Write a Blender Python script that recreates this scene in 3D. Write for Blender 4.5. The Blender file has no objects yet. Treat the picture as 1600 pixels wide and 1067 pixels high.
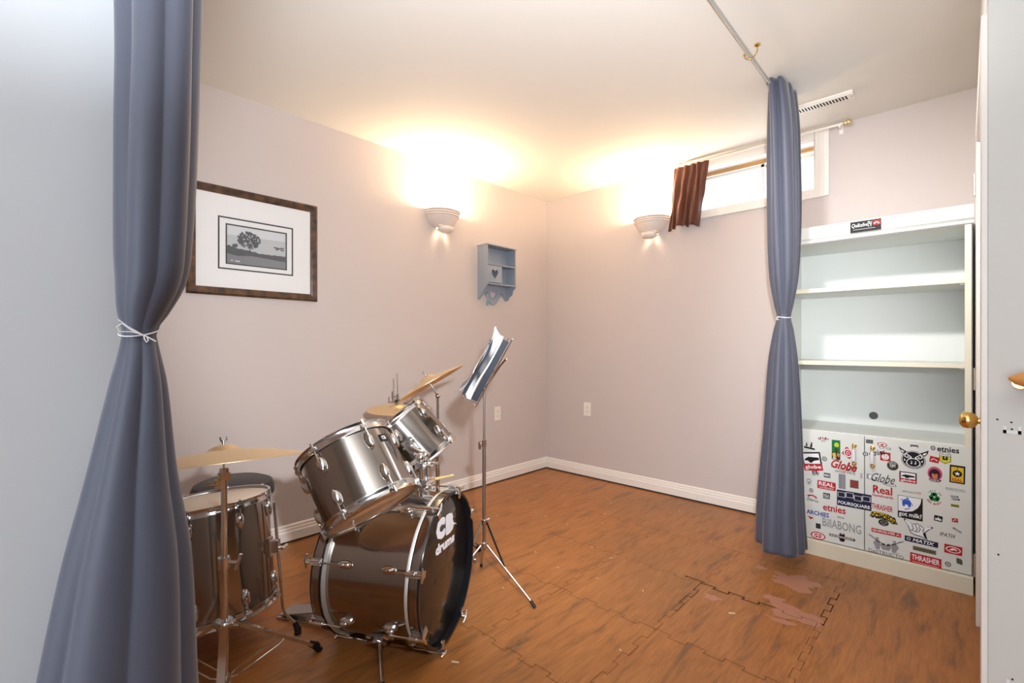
import bpy, bmesh, math, random
from mathutils import Vector, Matrix, noise
random.seed(7)
PI = math.pi
C = bpy.context.scene.collection
scene = bpy.context.scene
R = math.radians

# ------------------------------------------------------------------ camera, sky, lights, exposure
YAW = R(43.4)
cam_d = bpy.data.cameras.new('camera'); cam = bpy.data.objects.new('camera', cam_d); C.objects.link(cam)
cam_d.sensor_width = 36.0; cam_d.lens = 749/1600*36; cam_d.shift_y = 7.5/1600; cam_d.clip_start = 0.05
cam.location = (0, 0, 1.135); cam.rotation_euler = (PI/2, 0, YAW)
scene.camera = cam
FW = Vector((-math.sin(YAW), math.cos(YAW), 0)); RT = Vector((math.cos(YAW), math.sin(YAW), 0)); UP = Vector((0, 0, 1))

world = bpy.data.worlds.new('overcast_sky'); scene.world = world; world.use_nodes = True
bg = world.node_tree.nodes['Background']; bg.inputs[0].default_value = (0.86, 0.94, 1.0, 1); bg.inputs[1].default_value = 1.5
scene.view_settings.view_transform = 'Standard'; scene.view_settings.look = 'None'
scene.view_settings.exposure = 0.3; scene.view_settings.gamma = 1.0; scene.view_settings.use_curve_mapping = False

def lamp(name, kind, loc, energy, color, size=0.1, rot=(0, 0, 0), size_y=None, spread=None):
    d = bpy.data.lights.new(name, kind); d.energy = energy; d.color = color
    if kind == 'AREA':
        d.size = size
        if size_y: d.shape = 'RECTANGLE'; d.size_y = size_y
        else: d.shape = 'DISK'
        if spread: d.spread = spread
    else:
        d.shadow_soft_size = size
    o = bpy.data.objects.new(name, d); C.objects.link(o); o.location = loc; o.rotation_euler = rot
    return o
# ceiling lamp above the curtain line (out of frame), daylight from the glass door behind the camera, small window, camera flash
lamp('ceiling_lamp_light', 'AREA', (-0.60, 1.42, 2.36), 5.5, (1.0, 0.97, 0.94), 0.12, (R(66), 0, R(-18)), None, R(74))
lamp('bounced_flash', 'AREA', (0.25, -0.15, 1.05), 46, (0.90, 0.95, 1.0), 0.25, (R(180), 0, 0), None, R(140))
lamp('patio_daylight', 'AREA', (0.35, -2.56, 1.25), 42, (0.80, 0.90, 1.0), 1.9, (R(90), 0, 0), 2.0)
lamp('basement_window_daylight', 'AREA', (-1.07, 3.74, 2.29), 3.5, (0.88, 0.95, 1.0), 0.75, (R(-90), 0, 0), 0.33)
fl_ = lamp('camera_flash', 'SPOT', (0.0, 0.18, 1.36), 175, (0.95, 0.975, 1.0), 0.03, (R(93), 0, YAW+R(2)))
fl_.data.spot_size = R(94); fl_.data.spot_blend = 0.55

# ------------------------------------------------------------------ materials
def mat(name, col, rough=0.5, metal=0.0, spec=0.5, **k):
    m = bpy.data.materials.new(name); m.use_nodes = True
    b = m.node_tree.nodes['Principled BSDF']
    b.inputs['Base Color'].default_value = (*col, 1); b.inputs['Roughness'].default_value = rough
    b.inputs['Metallic'].default_value = metal; b.inputs['Specular IOR Level'].default_value = spec
    for kk, v in k.items(): b.inputs[kk.replace('_', ' ')].default_value = v
    return m
def srgb(r, g, b):
    f = lambda c: c/12.92 if c <= 0.04045 else ((c+0.055)/1.055)**2.4
    return tuple(f(x/255) for x in (r, g, b))
def nd(m, t): return m.node_tree.nodes.new(t)
def ln(m, a, b): m.node_tree.links.new(a, b)
def bsdf(m): return m.node_tree.nodes['Principled BSDF']
def add_bump(m, scale, strength, dist=0.002, detail=4, vec=None):
    n = nd(m, 'ShaderNodeTexNoise'); n.inputs['Scale'].default_value = scale; n.inputs['Detail'].default_value = detail
    bp = nd(m, 'ShaderNodeBump'); bp.inputs['Strength'].default_value = strength; bp.inputs['Distance'].default_value = dist
    if vec is None:
        tc = nd(m, 'ShaderNodeTexCoord'); vec = tc.outputs['Object']
    ln(m, vec, n.inputs['Vector']); ln(m, n.outputs[0], bp.inputs['Height']); ln(m, bp.outputs[0], bsdf(m).inputs['Normal'])
    return n

M_WALL = mat('taupe_wall_paint', srgb(203, 193, 190), 0.75); add_bump(M_WALL, 180, 0.08)
M_NEAR = mat('pale_grey_wall_paint', srgb(206, 210, 215), 0.7); add_bump(M_NEAR, 180, 0.06)
M_END = mat('off_white_wall_end_paint', srgb(212, 210, 205), 0.6)
M_REAR = mat('unseen_dark_wall', srgb(46, 40, 37), 0.5)  # unseen walls, made dark to deepen the drum reflections and cut fill light
M_CEIL = mat('ceiling_paint', srgb(226, 222, 216), 0.85); add_bump(M_CEIL, 120, 0.08)
M_TRIM = mat('white_trim_paint', srgb(236, 230, 224), 0.4)
M_DOOR = mat('white_door_paint', srgb(232, 228, 222), 0.4)
M_SHELF = mat('cream_white_cabinet_paint', srgb(222, 225, 221), 0.38)
M_SHELFEDGE = mat('cream_edge_paint', srgb(226, 220, 200), 0.4)
M_CHROME = mat('chrome', (0.78, 0.78, 0.79), 0.13, 1.0)
M_DKCHROME = mat('dull_chrome', (0.55, 0.54, 0.53), 0.28, 1.0)
M_BRASS = mat('polished_brass', (0.80, 0.56, 0.20), 0.16, 1.0)
M_NICKEL = mat('worn_hinge_metal', (0.50, 0.44, 0.38), 0.4, 0.9)
M_RUBBER = mat('black_rubber', (0.012, 0.012, 0.013), 0.55)
M_BLACK = mat('black_lacquer', (0.008, 0.009, 0.012), 0.16)
M_BLKHEAD = mat('black_drum_head', (0.022, 0.017, 0.013), 0.13, 0.0, 0.9)
M_WHITE = mat('white_print', srgb(236, 238, 245), 0.5)
M_HEAD = mat('coated_drum_head', srgb(226, 214, 200), 0.45)
M_CLRHEAD = mat('amber_clear_head', srgb(226, 176, 128), 0.3, 0.0, 0.4)
M_RIMW = mat('silver_flesh_hoop', (0.80, 0.80, 0.78), 0.45, 0.7)
M_CYMB = mat('cymbal_bronze', (0.86, 0.66, 0.40), 0.42, 1.0)
M_STICK = mat('hickory', srgb(205, 180, 120), 0.5)
M_VINYL = mat('black_vinyl', srgb(52, 50, 52), 0.45)
M_PLASTER = mat('white_plaster', srgb(226, 214, 208), 0.6)
M_BLUEGREY = mat('blue_grey_paint', srgb(150, 159, 172), 0.55)
M_OUTLET = mat('ivory_plastic', srgb(240, 232, 222), 0.4)
M_DARK = mat('dark_slot', (0.02, 0.018, 0.016), 0.8)
M_MATB = mat('white_mat_board', srgb(238, 234, 232), 0.8)
M_WOODRAIL = mat('oak_rail', srgb(206, 142, 78), 0.35)
M_CORD = mat('white_cord', srgb(235, 235, 240), 0.6)
M_GOLD = mat('pale_gold', (0.72, 0.60, 0.34), 0.35, 0.8)
M_NAVY = mat('navy_binder', srgb(24, 34, 52), 0.5, 0, 0.3)
M_PAPER = mat('paper', srgb(240, 240, 244), 0.7)
M_GREYPAGE = mat('grey_page', srgb(150, 152, 162), 0.6)
M_TANWOOD = mat('tan_wood_stop', srgb(196, 150, 92), 0.5)
M_VINWIN = mat('white_vinyl_sash', srgb(236, 238, 236), 0.4)
M_BEAD = mat('aqua_glass_bead', srgb(120, 170, 185), 0.15)
M_PATCH = mat('white_filler', srgb(236, 236, 234), 0.8)
M_WEAR = mat('worn_pink_foam', srgb(186, 132, 108), 0.5)
M_SEAM = mat('tile_joint', srgb(92, 54, 28), 0.8)
M_LINT = mat('paper_scrap', srgb(230, 215, 190), 0.7)

# brushed steel drum wrap: brushed around the shell, so lights stretch along its axis
M_STEEL = mat('brushed_steel_wrap', (0.39, 0.36, 0.335), 0.16, 1.0)
def _steel(m):
    tg = nd(m, 'ShaderNodeTangent'); tg.direction_type = 'RADIAL'; tg.axis = 'Z'
    b = bsdf(m); b.inputs['Anisotropic'].default_value = 0.72; b.inputs['Anisotropic Rotation'].default_value = 0.25; ln(m, tg.outputs[0], b.inputs['Tangent'])
_steel(M_STEEL)

# wood-look foam tiles
M_FLOOR = mat('wood_look_foam_tile', srgb(178, 108, 58), 0.42)
def _floor(m):
    tc = nd(m, 'ShaderNodeTexCoord')
    mp = nd(m, 'ShaderNodeMapping'); mp.inputs['Scale'].default_value = (9, 1.5, 1); ln(m, tc.outputs['Object'], mp.inputs[0])
    n1 = nd(m, 'ShaderNodeTexNoise'); n1.inputs['Scale'].default_value = 2.2; n1.inputs['Detail'].default_value = 6; n1.inputs['Roughness'].default_value = 0.62
    n1.inputs['Distortion'].default_value = 0.6
    ln(m, mp.outputs[0], n1.inputs['Vector'])
    cr = nd(m, 'ShaderNodeValToRGB'); e = cr.color_ramp.elements
    e[0].position = 0.30; e[0].color = (*srgb(124, 88, 56), 1); e[1].position = 0.45; e[1].color = (*srgb(172, 111, 57), 1)
    x = cr.color_ramp.elements.new(0.72); x.color = (*srgb(188, 126, 70), 1)
    ln(m, n1.outputs[0], cr.inputs[0])
    mp2 = nd(m, 'ShaderNodeMapping'); mp2.inputs['Scale'].default_value = (60, 5, 1); ln(m, tc.outputs['Object'], mp2.inputs[0])
    n2 = nd(m, 'ShaderNodeTexNoise'); n2.inputs['Scale'].default_value = 2; n2.inputs['Detail'].default_value = 5; ln(m, mp2.outputs[0], n2.inputs['Vector'])
    r2 = nd(m, 'ShaderNodeMapRange'); r2.inputs['From Min'].default_value = 0.35; r2.inputs['From Max'].default_value = 0.65
    r2.inputs['To Min'].default_value = 0.86; r2.inputs['To Max'].default_value = 1.08; ln(m, n2.outputs[0], r2.inputs[0])
    mx = nd(m, 'ShaderNodeMix'); mx.data_type = 'RGBA'; mx.blend_type = 'MULTIPLY'; mx.inputs[0].default_value = 1
    n3 = nd(m, 'ShaderNodeTexNoise'); n3.inputs['Scale'].default_value = 1.1; n3.inputs['Detail'].default_value = 3; ln(m, tc.outputs['Object'], n3.inputs['Vector'])
    r3 = nd(m, 'ShaderNodeMapRange'); r3.inputs['From Min'].default_value = 0.48; r3.inputs['From Max'].default_value = 0.75; r3.inputs['To Max'].default_value = 0.6; ln(m, n3.outputs[0], r3.inputs[0])
    mg = nd(m, 'ShaderNodeMix'); mg.data_type = 'RGBA'; mg.inputs[7].default_value = (*srgb(122, 92, 62), 1); ln(m, r3.outputs[0], mg.inputs[0]); ln(m, cr.outputs[0], mg.inputs[6])
    ln(m, mg.outputs[2], mx.inputs[6]); ln(m, r2.outputs[0], mx.inputs[7]); ln(m, mx.outputs[2], bsdf(m).inputs['Base Color'])
    bp = nd(m, 'ShaderNodeBump'); bp.inputs['Strength'].default_value = 0.25; bp.inputs['Distance'].default_value = 0.002
    ln(m, n2.outputs[0], bp.inputs['Height']); ln(m, bp.outputs[0], bsdf(m).inputs['Normal'])
_floor(M_FLOOR)

# dark distressed frame wood
M_FRAME = mat('distressed_dark_frame', srgb(70, 52, 40), 0.3)
def _frame(m):
    tc = nd(m, 'ShaderNodeTexCoord'); n = nd(m, 'ShaderNodeTexNoise'); n.inputs['Scale'].default_value = 22; n.inputs['Detail'].default_value = 6
    ln(m, tc.outputs['Object'], n.inputs['Vector'])
    cr = nd(m, 'ShaderNodeValToRGB'); e = cr.color_ramp.elements
    e[0].position = 0.35; e[0].color = (*srgb(48, 36, 30), 1); e[1].position = 0.7; e[1].color = (*srgb(112, 78, 52), 1)
    ln(m, n.outputs[0], cr.inputs[0]); ln(m, cr.outputs[0], bsdf(m).inputs['Base Color'])
_frame(M_FRAME)

def fabric(name, col, rough=0.62, sheen=0.25):
    m = mat(name, col, rough, 0, 0.35, Sheen_Weight=sheen, Sheen_Roughness=0.4)
    tc = nd(m, 'ShaderNodeTexCoord'); w = nd(m, 'ShaderNodeTexNoise'); w.inputs['Scale'].default_value = 700; w.inputs['Detail'].default_value = 1
    bp = nd(m, 'ShaderNodeBump'); bp.inputs['Strength'].default_value = 0.12; bp.inputs['Distance'].default_value = 0.0008
    ln(m, tc.outputs['Object'], w.inputs['Vector']); ln(m, w.outputs[0], bp.inputs['Height']); ln(m, bp.outputs[0], bsdf(m).inputs['Normal'])
    return m
M_CURT = fabric('slate_blue_satin', srgb(80, 83, 98), 0.5)
M_BROWN = fabric('brown_curtain_cloth', srgb(98, 56, 40), 0.6)

M_GLASS = bpy.data.materials.new('window_glass'); M_GLASS.use_nodes = True
def _glass(m, ior=1.3):
    nt = m.node_tree; nt.nodes.remove(bsdf(m)); out = nt.nodes['Material Output']
    t = nd(m, 'ShaderNodeBsdfTransparent'); g = nd(m, 'ShaderNodeBsdfGlossy'); g.inputs['Roughness'].default_value = 0.02
    fr = nd(m, 'ShaderNodeFresnel'); fr.inputs[0].default_value = ior
    mx = nd(m, 'ShaderNodeMixShader'); ln(m, fr.outputs[0], mx.inputs[0]); ln(m, t.outputs[0], mx.inputs[1]); ln(m, g.outputs[0], mx.inputs[2])
    ln(m, mx.outputs[0], out.inputs[0])
_glass(M_GLASS)
M_BULB = mat('glowing_bulb', (1, 0.8, 0.5), 0.5, Emission_Strength=30.0); bsdf(M_BULB).inputs['Emission Color'].default_value = (1, 0.66, 0.32, 1)
M_DIFF = mat('opal_diffuser', (0.9, 0.9, 0.88), 0.4, Emission_Strength=4.0); bsdf(M_DIFF).inputs['Emission Color'].default_value = (1, 0.95, 0.9, 1)

# ------------------------------------------------------------------ mesh helpers
class MB:
    def __init__(s): s.v = []; s.f = []; s.m = []; s.s = []
    def add(s, vs, fs, mi=0, sm=False, T=None):
        o = len(s.v)
        for p in vs:
            p = Vector(p); s.v.append(T @ p if T else p)
        for f in fs: s.f.append([i+o for i in f]); s.m.append(mi); s.s.append(sm)
        return s
    def box(s, lo, hi, mi=0, T=None):
        x0, y0, z0 = lo; x1, y1, z1 = hi
        v = [(x0,y0,z0),(x1,y0,z0),(x1,y1,z0),(x0,y1,z0),(x0,y0,z1),(x1,y0,z1),(x1,y1,z1),(x0,y1,z1)]
        return s.add(v, [(0,3,2,1),(4,5,6,7),(0,1,5,4),(1,2,6,5),(2,3,7,6),(3,0,4,7)], mi, False, T)
    def cbox(s, c, d, mi=0, T=None):
        return s.box([c[i]-d[i]/2 for i in range(3)], [c[i]+d[i]/2 for i in range(3)], mi, T)
    def tube(s, pts, r, seg=10, mi=0, caps=True, closed=False):
        pts = [Vector(p) for p in pts]; n = len(pts)
        rs = r if isinstance(r, (list, tuple)) else [r]*n
        rings = []; nrm = None
        for i, p in enumerate(pts):
            if closed: t = (pts[(i+1) % n]-pts[i-1])
            else: t = (pts[min(i+1, n-1)]-pts[max(i-1, 0)])
            t = t.normalized() if t.length > 1e-9 else Vector((0, 0, 1))
            if nrm is None:
                a = Vector((0, 0, 1)) if abs(t.z) < 0.9 else Vector((1, 0, 0)); nrm = t.cross(a).normalized()
            else:
                nrm = (nrm - t*nrm.dot(t)); nrm = nrm.normalized() if nrm.length > 1e-6 else t.orthogonal().normalized()
            b = t.cross(nrm)
            rings.append([p+(nrm*math.cos(2*PI*k/seg)+b*math.sin(2*PI*k/seg))*rs[i] for k in range(seg)])
        vs = [q for rg in rings for q in rg]; fs = []
        for i in range(n if closed else n-1):
            j = (i+1) % n
            for k in range(seg):
                l = (k+1) % seg; fs.append((i*seg+k, i*seg+l, j*seg+l, j*seg+k))
        if caps and not closed: fs.append(tuple(range(seg))[::-1]); fs.append(tuple((n-1)*seg+k for k in range(seg)))
        return s.add(vs, fs, mi, True)
    def lathe(s, prof, seg=48, mi=0, T=None, a0=0.0, a1=2*PI, sm=True, loop=False):
        full = abs(a1-a0-2*PI) < 1e-6; n = len(prof); na = seg if full else seg+1; vs = []; fs = []
        for i in range(na):
            a = a0+(a1-a0)*i/seg; c, d = math.cos(a), math.sin(a)
            for (r, z) in prof: vs.append((r*c, r*d, z))
        for i in range(seg):
            j = (i+1) % na
            for k in range(n if loop else n-1):
                l = (k+1) % n
                fs.append((i*n+k, j*n+k, j*n+l, i*n+l))
        return s.add(vs, fs, mi, sm, T)
    def prism(s, poly, lo, hi, axis='y', mi=0, T=None):
        # poly: 2D points; extruded along axis from lo to hi
        def P(u, v, w):
            return {'y': (u, w, v), 'x': (w, u, v), 'z': (u, v, w)}[axis]
        n = len(poly); vs = [P(u, v, lo) for u, v in poly]+[P(u, v, hi) for u, v in poly]
        fs = [tuple(range(n)), tuple(range(2*n-1, n-1, -1))]+[(i, i+n, (i+1) % n+n, (i+1) % n) for i in range(n)]
        return s.add(vs, fs, mi, False, T)
    def sphere(s, c, r, seg=16, mi=0, sc=(1, 1, 1), T=None):
        vs = []; fs = []; h = seg//2
        for i in range(h+1):
            t = PI*i/h
            for k in range(seg):
                a = 2*PI*k/seg; vs.append((c[0]+r*sc[0]*math.sin(t)*math.cos(a), c[1]+r*sc[1]*math.sin(t)*math.sin(a), c[2]+r*sc[2]*math.cos(t)))
        for i in range(h):
            for k in range(seg): fs.append((i*seg+k, (i+1)*seg+k, (i+1)*seg+(k+1) % seg, i*seg+(k+1) % seg))
        return s.add(vs, fs, mi, True, T)
    def build(s, name, mats, parent=None, bevel=0, label=None, angle=40):
        me = bpy.data.meshes.new(name); me.from_pydata([tuple(v) for v in s.v], [], s.f)
        mats = mats if isinstance(mats, (list, tuple)) else [mats]
        for m in mats: me.materials.append(m)
        me.polygons.foreach_set('material_index', s.m); me.polygons.foreach_set('use_smooth', s.s)
        bm = bmesh.new(); bm.from_mesh(me)
        bmesh.ops.remove_doubles(bm, verts=bm.verts, dist=1e-6)
        bmesh.ops.recalc_face_normals(bm, faces=bm.faces)
        bm.to_mesh(me); bm.free()
        if any(s.s): me.set_sharp_from_angle(angle=R(angle))
        o = bpy.data.objects.new(name, me); C.objects.link(o)
        if parent: o.parent = parent
        if bevel:
            b = o.modifiers.new('bevel', 'BEVEL'); b.width = bevel; b.segments = 2; b.limit_method = 'ANGLE'; b.angle_limit = R(50)
        if label: o['label'] = label
        return o
def thing(name, label, cat, loc=(0, 0, 0), group=None, rot=None):
    o = bpy.data.objects.new(name, None); C.objects.link(o); o.location = loc; o.empty_display_size = 0.05
    if rot is not None:
        if isinstance(rot, Matrix): o.rotation_euler = rot.to_euler()
        else: o.rotation_euler = rot
    o['label'] = label; o['category'] = cat
    if group: o['group'] = group
    return o
def tag(o, label, cat, group=None):
    o['label'] = label; o['category'] = cat
    if group: o['group'] = group
    return o
def structure(o): o['kind'] = 'structure'; return o
def dup(o, parent=None, name=None):
    c = o.copy(); C.objects.link(c)
    if parent: c.parent = parent
    return c
def AX(d, up=None):
    """rotation matrix whose local z points along d"""
    z = Vector(d).normalized(); a = Vector(up) if up else (Vector((0, 0, 1)) if abs(z.z) < 0.95 else Vector((1, 0, 0)))
    x = a.cross(z).normalized(); y = z.cross(x); return Matrix((x, y, z)).transposed()
def TR(loc, rot=None):
    m = Matrix.Translation(Vector(loc)); return m @ rot.to_4x4() if rot is not None else m

# ------------------------------------------------------------------ room shell
XL, YB, ZC = -2.85, 3.48, 2.485
XN = -0.765            # near partition face on the camera's left
fl = structure(MB().box((-2.95, -2.7, -0.06), (1.9, 3.6, 0)).build('floor', M_FLOOR))
structure(MB().box((-2.97, -2.7, ZC), (1.9, 3.7, ZC+0.08)).build('ceiling', M_CEIL))
structure(MB().box((XL-0.1, -0.75, 0), (XL, YB+0.2, ZC)).build('wall_left', M_WALL))
WX0, WX1, WZ0, WZ1 = -1.50, -0.684, 2.116, 2.425
wb = MB()
wb.box((XL, YB, 0), (WX0, YB+0.2, ZC)); wb.box((WX1, YB, 0), (1.9, YB+0.2, ZC))
wb.box((WX0, YB, 0), (WX1, YB+0.2, WZ0)); wb.box((WX0, YB, WZ1), (WX1, YB+0.2, ZC))
structure(wb.build('wall_back', M_WALL))
wr = MB(); wr.box((0.045, 1.82, 0), (0.112, 1.93, ZC)); wr.box((0.045, 2.72, 0), (0.112, YB, ZC)); wr.box((0.045, 1.93, 2.0), (0.112, 2.72, ZC))
structure(wr.build('wall_right', M_END))
structure(MB().box((XN-0.12, -2.6, 0), (XN, 0.113, ZC)).build('wall_near', M_NEAR))
structure(MB().box((XL, -0.75, 0), (XN-0.12, -0.65, ZC)).build('wall_front', M_WALL))
structure(MB().box((0.112, 2.75, 0), (1.8, 2.85, ZC)).build('wall_hall', M_WALL))
structure(MB().box((1.8, -2.7, 0), (1.9, 2.85, ZC)).build('wall_far_right', M_REAR))
rw = MB(); rw.box((XN-0.12, -2.7, 0), (-0.65, -2.6, ZC)); rw.box((1.35, -2.7, 0), (1.8, -2.6, ZC)); rw.box((-0.65, -2.7, 2.25), (1.35, -2.6, ZC)); rw.box((-0.65, -2.7, 0), (1.35, -2.6, 0.25))
structure(rw.build('wall_rear', M_REAR))
# white filler patches and screw holes on the wall end
pt = MB(); Y = 1.8195
pt.box((0.073, Y-0.0012, 0.905), (0.106, Y, 0.914)); pt.box((0.073, Y-0.0012, 0.905), (0.079, Y, 0.924)); pt.box((0.1, Y-0.0012, 0.905), (0.106, Y, 0.925))
pt.prism([(0.078, 0.228), (0.1, 0.222), (0.1, 0.229), (0.088, 0.236), (0.085, 0.255), (0.079, 0.255)], Y-0.0012, Y, 'y')
for (hx, hz) in ((0.062, 0.94), (0.088, 0.935), (0.089, 0.917), (0.09, 0.26), (0.064, 0.58)):
    pt.lathe([(0, 0), (0.0022, 0), (0.0022, 0.0015)], 10, 1, TR((hx, Y, hz), AX((0, -1, 0))))
wpo = pt.build('filler_patch', [M_PATCH, M_DARK], bpy.data.objects['wall_right'], label='white filler patches and dark screw holes')

# baseboards with a stepped profile
BBP = [(0, 0.012), (0.017, 0.012), (0.017, 0.062), (0.012, 0.068), (0.012, 0.079), (0.008, 0.086), (0.008, 0.096), (0.0, 0.104)]
bbl = MB(); bbl.prism([(XL+a, b) for a, b in BBP], -0.64, YB, 'y')
structure(bbl.build('baseboard_left', M_TRIM))
bbb = MB(); bbb.prism([(YB-a, b) for a, b in BBP], XL, -0.80, 'x')
structure(bbb.build('baseboard_back', M_TRIM))
# thin dark strips standing in for the shade in the gap below the boards
gp = MB(); gp.box((XL, -0.64, 0), (XL+0.006, YB, 0.0125)); gp.box((XL, YB-0.006, 0), (-0.8, YB, 0.0125))
structure(gp.build('gap_shade', M_DARK))

# door casing and door on the right
tr = MB(); tr.box((0.031, 1.825, 0), (0.045, 1.935, 2.035)); tr.box((0.031, 2.705, 0.0), (0.045, 2.772, 2.035)); tr.box((0.031, 1.935, 1.965), (0.045, 2.705, 2.035))
structure(tr.build('trim_1', M_TRIM, bevel=0.002))
dr = structure(bpy.data.objects.new('door_1', None)); C.objects.link(dr); dr.location = (0.055, 2.71, 0.012)
db = MB(); db.box((-0.002, -0.775, 0), (0.036, -0.008, 1.945))
for z0, z1 in ((0.12, 0.8), (0.92, 1.82)):
    for y0, y1 in ((-0.69, -0.42), (-0.35, -0.09)):
        db.box((-0.007, y0, z0), (-0.002, y1, z1))
db.build('door_panel', M_DOOR, dr, bevel=0.002)
for hz in (1.78, 0.99, 0.23):
    h = MB(); h.tube([(-0.0275, 0.0, hz-0.045), (-0.0275, 0.0, hz+0.045)], 0.0045, 10); h.box((-0.0258, 0.0, hz-0.043), (-0.0242, 0.034, hz+0.043))
    h.build('hinge', M_NICKEL, dr)
k = MB(); T = TR((-0.002, -0.80+0.03, 0.907), AX((-1, 0, 0)))
k.lathe([(0.0, 0.0), (0.030, 0.0), (0.030, 0.004), (0.014, 0.008), (0.009, 0.012), (0.009, 0.026), (0.016, 0.030), (0.0225, 0.038), (0.0245, 0.048), (0.0225, 0.058), (0.014, 0.066), (0.0, 0.068)], 32, 0, T)
k.build('door_knob', M_BRASS, dr)

# ------------------------------------------------------------------ floor joints, worn spots, scraps
def ribbon(mb, pts, w, z=0.0009, mi=0):
    for a, b in zip(pts[:-1], pts[1:]):
        a = Vector((*a, 0)); b = Vector((*b, 0)); d = (b-a).normalized(); n = Vector((-d.y, d.x, 0))*w/2; a = a-d*w/2; b = b+d*w/2
        mb.add([(p.x, p.y, z) for p in (a-n, b-n, b+n, a+n)], [(0, 1, 2, 3)], mi)
def joint(a, b, along, tab=0.062, dep=0.022):
    """interlocking dovetail line from a to b (one axis varies)"""
    L = abs(b-a); n = max(1, int(L/tab)); out = []; sg = 1
    for i in range(n):
        u0 = a+(b-a)*i/n; u1 = a+(b-a)*(i+1)/n; e = (u1-u0)*0.12
        h = dep/2*sg; out += [(u0+e*0.4 - e*0.0, h*0.2), (u0-e*0.2, h), (u1+e*0.2, h)]; sg = -sg
    return [(u, along+h) for u, h in out]
sm = MB()
XS = [-0.43, -0.91, -1.385, -1.86]; YS = [1.29, 1.785, 2.285, 2.77]
for y in YS:
    for i in range(len(XS)-1):
        if random.random() < 0.75: ribbon(sm, joint(XS[i+1], XS[i], y), 0.0018)
for x in XS[:3]:
    for j in range(len(YS)-1):
        pts = [(q, p) for p, q in joint(YS[j], YS[j+1], x)]
        ribbon(sm, pts, 0.0018)
sm.build('tile_joint', M_SEAM, fl)
sm = MB()
ribbon(sm, joint(-0.92, -0.60, 2.285), 0.006, 0.0012); ribbon(sm, [(q, p) for p, q in joint(2.29, 2.62, -0.43)], 0.0045, 0.0012)
ribbon(sm, [(q, p) for p, q in joint(1.98, 2.28, -0.91)], 0.004, 0.0012); ribbon(sm, joint(-1.0, -0.915, 2.30), 0.007, 0.0012)
sm.build('open_tile_joint', M_SEAM, fl)
def blob(cx, cy, rx, ry, seed, n=40, rough=0.45):
    out = []
    for i in range(n):
        a = 2*PI*i/n; f = 1+rough*noise.noise(Vector((math.cos(a)*1.7, math.sin(a)*1.7, seed)))+0.25*noise.noise(Vector((math.cos(a)*5, math.sin(a)*5, seed+9)))
        out.append((cx+rx*f*math.cos(a), cy+ry*f*math.sin(a)))
    return out
wm = MB()
for args in ((-0.60, 2.62, 0.10, 0.075, 3.1), (-0.53, 2.30, 0.115, 0.05, 8.2), (-0.62, 2.36, 0.05, 0.035, 4.4), (-0.55, 2.205, 0.055, 0.016, 6.3), (-0.83, 2.2, 0.03, 0.02, 2.6), (-0.76, 2.66, 0.03, 0.02, 5.0)):
    p = blob(*args, n=64, rough=0.8); wm.add([(x, y, 0.0004+0.00006*len(wm.f)) for x, y in p], [tuple(range(len(p)))], 0)
wm.build('worn_patch', M_WEAR, fl, label='worn pink patches in the wood-look foam tiles')
sc = MB()
for i in range(26):
    x = random.uniform(-2.4, -0.9); y = random.uniform(1.5, 3.2); a = random.uniform(0, PI); l = random.uniform(0.004, 0.010)
    T = TR((x, y, 0.0006)) @ Matrix.Rotation(a, 4, 'Z'); sc.box((-l, -0.0018, 0), (l, 0.0018, 0.001), 0, T)
for (x, y) in ((-0.72, 2.12), (-1.33, 1.11)):
    T = TR((x, y, 0.0006)) @ Matrix.Rotation(0.6, 4, 'Z'); sc.box((-0.013, -0.003, 0), (0.013, 0.003, 0.003), 0, T)
o = sc.build('paper_scraps', M_LINT); tag(o, 'tiny pale paper scraps scattered over the wood-look floor', 'litter'); o['kind'] = 'stuff'

# ------------------------------------------------------------------ window
w = structure(bpy.data.objects.new('window_1', None)); C.objects.link(w); w.location = (0, YB, 0)
cs = MB()   # casing: x -1.575..-0.607
CX0, CX1, CZ0, CZ1 = -1.575, -0.607, 2.062, 2.484
cs.box((CX1-0.077, -0.016, CZ0), (CX1, 0, CZ1)); cs.box((CX0, -0.016, CZ0), (CX0+0.077, 0, CZ1))
cs.box((CX0+0.077, -0.016, CZ0), (CX1-0.077, 0, CZ0+0.054)); cs.box((CX0+0.077, -0.016, WZ1), (CX1-0.077, 0, CZ1))
for xx in (CX1-0.055, CX1-0.03): cs.box((xx-0.002, -0.0185, CZ0), (xx+0.002, -0.015, CZ1))
cs.build('window_casing', M_TRIM, w, bevel=0.002)
jb = MB(); jb.box((WX0, 0, WZ0-0.001), (WX1, 0.2, WZ0+0.006)); jb.box((WX0, 0, WZ1-0.006), (WX1, 0.2, WZ1)); jb.box((WX0, 0, WZ0), (WX0+0.006, 0.2, WZ1)); jb.box((WX1-0.006, 0, WZ0), (WX1, 0.2, WZ1))
jb.build('window_jamb', M_TRIM, w)
sp = MB(); sp.box((WX0, 0.10, WZ1-0.026), (WX1, 0.125, WZ1-0.006)); sp.box((WX0+0.006, 0.10, WZ0+0.006), (WX0+0.016, 0.125, WZ1-0.026))
sp.build('wood_stop', M_TANWOOD, w, label='bare tan wood strip at the top of the window')
XM = -1.03
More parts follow.
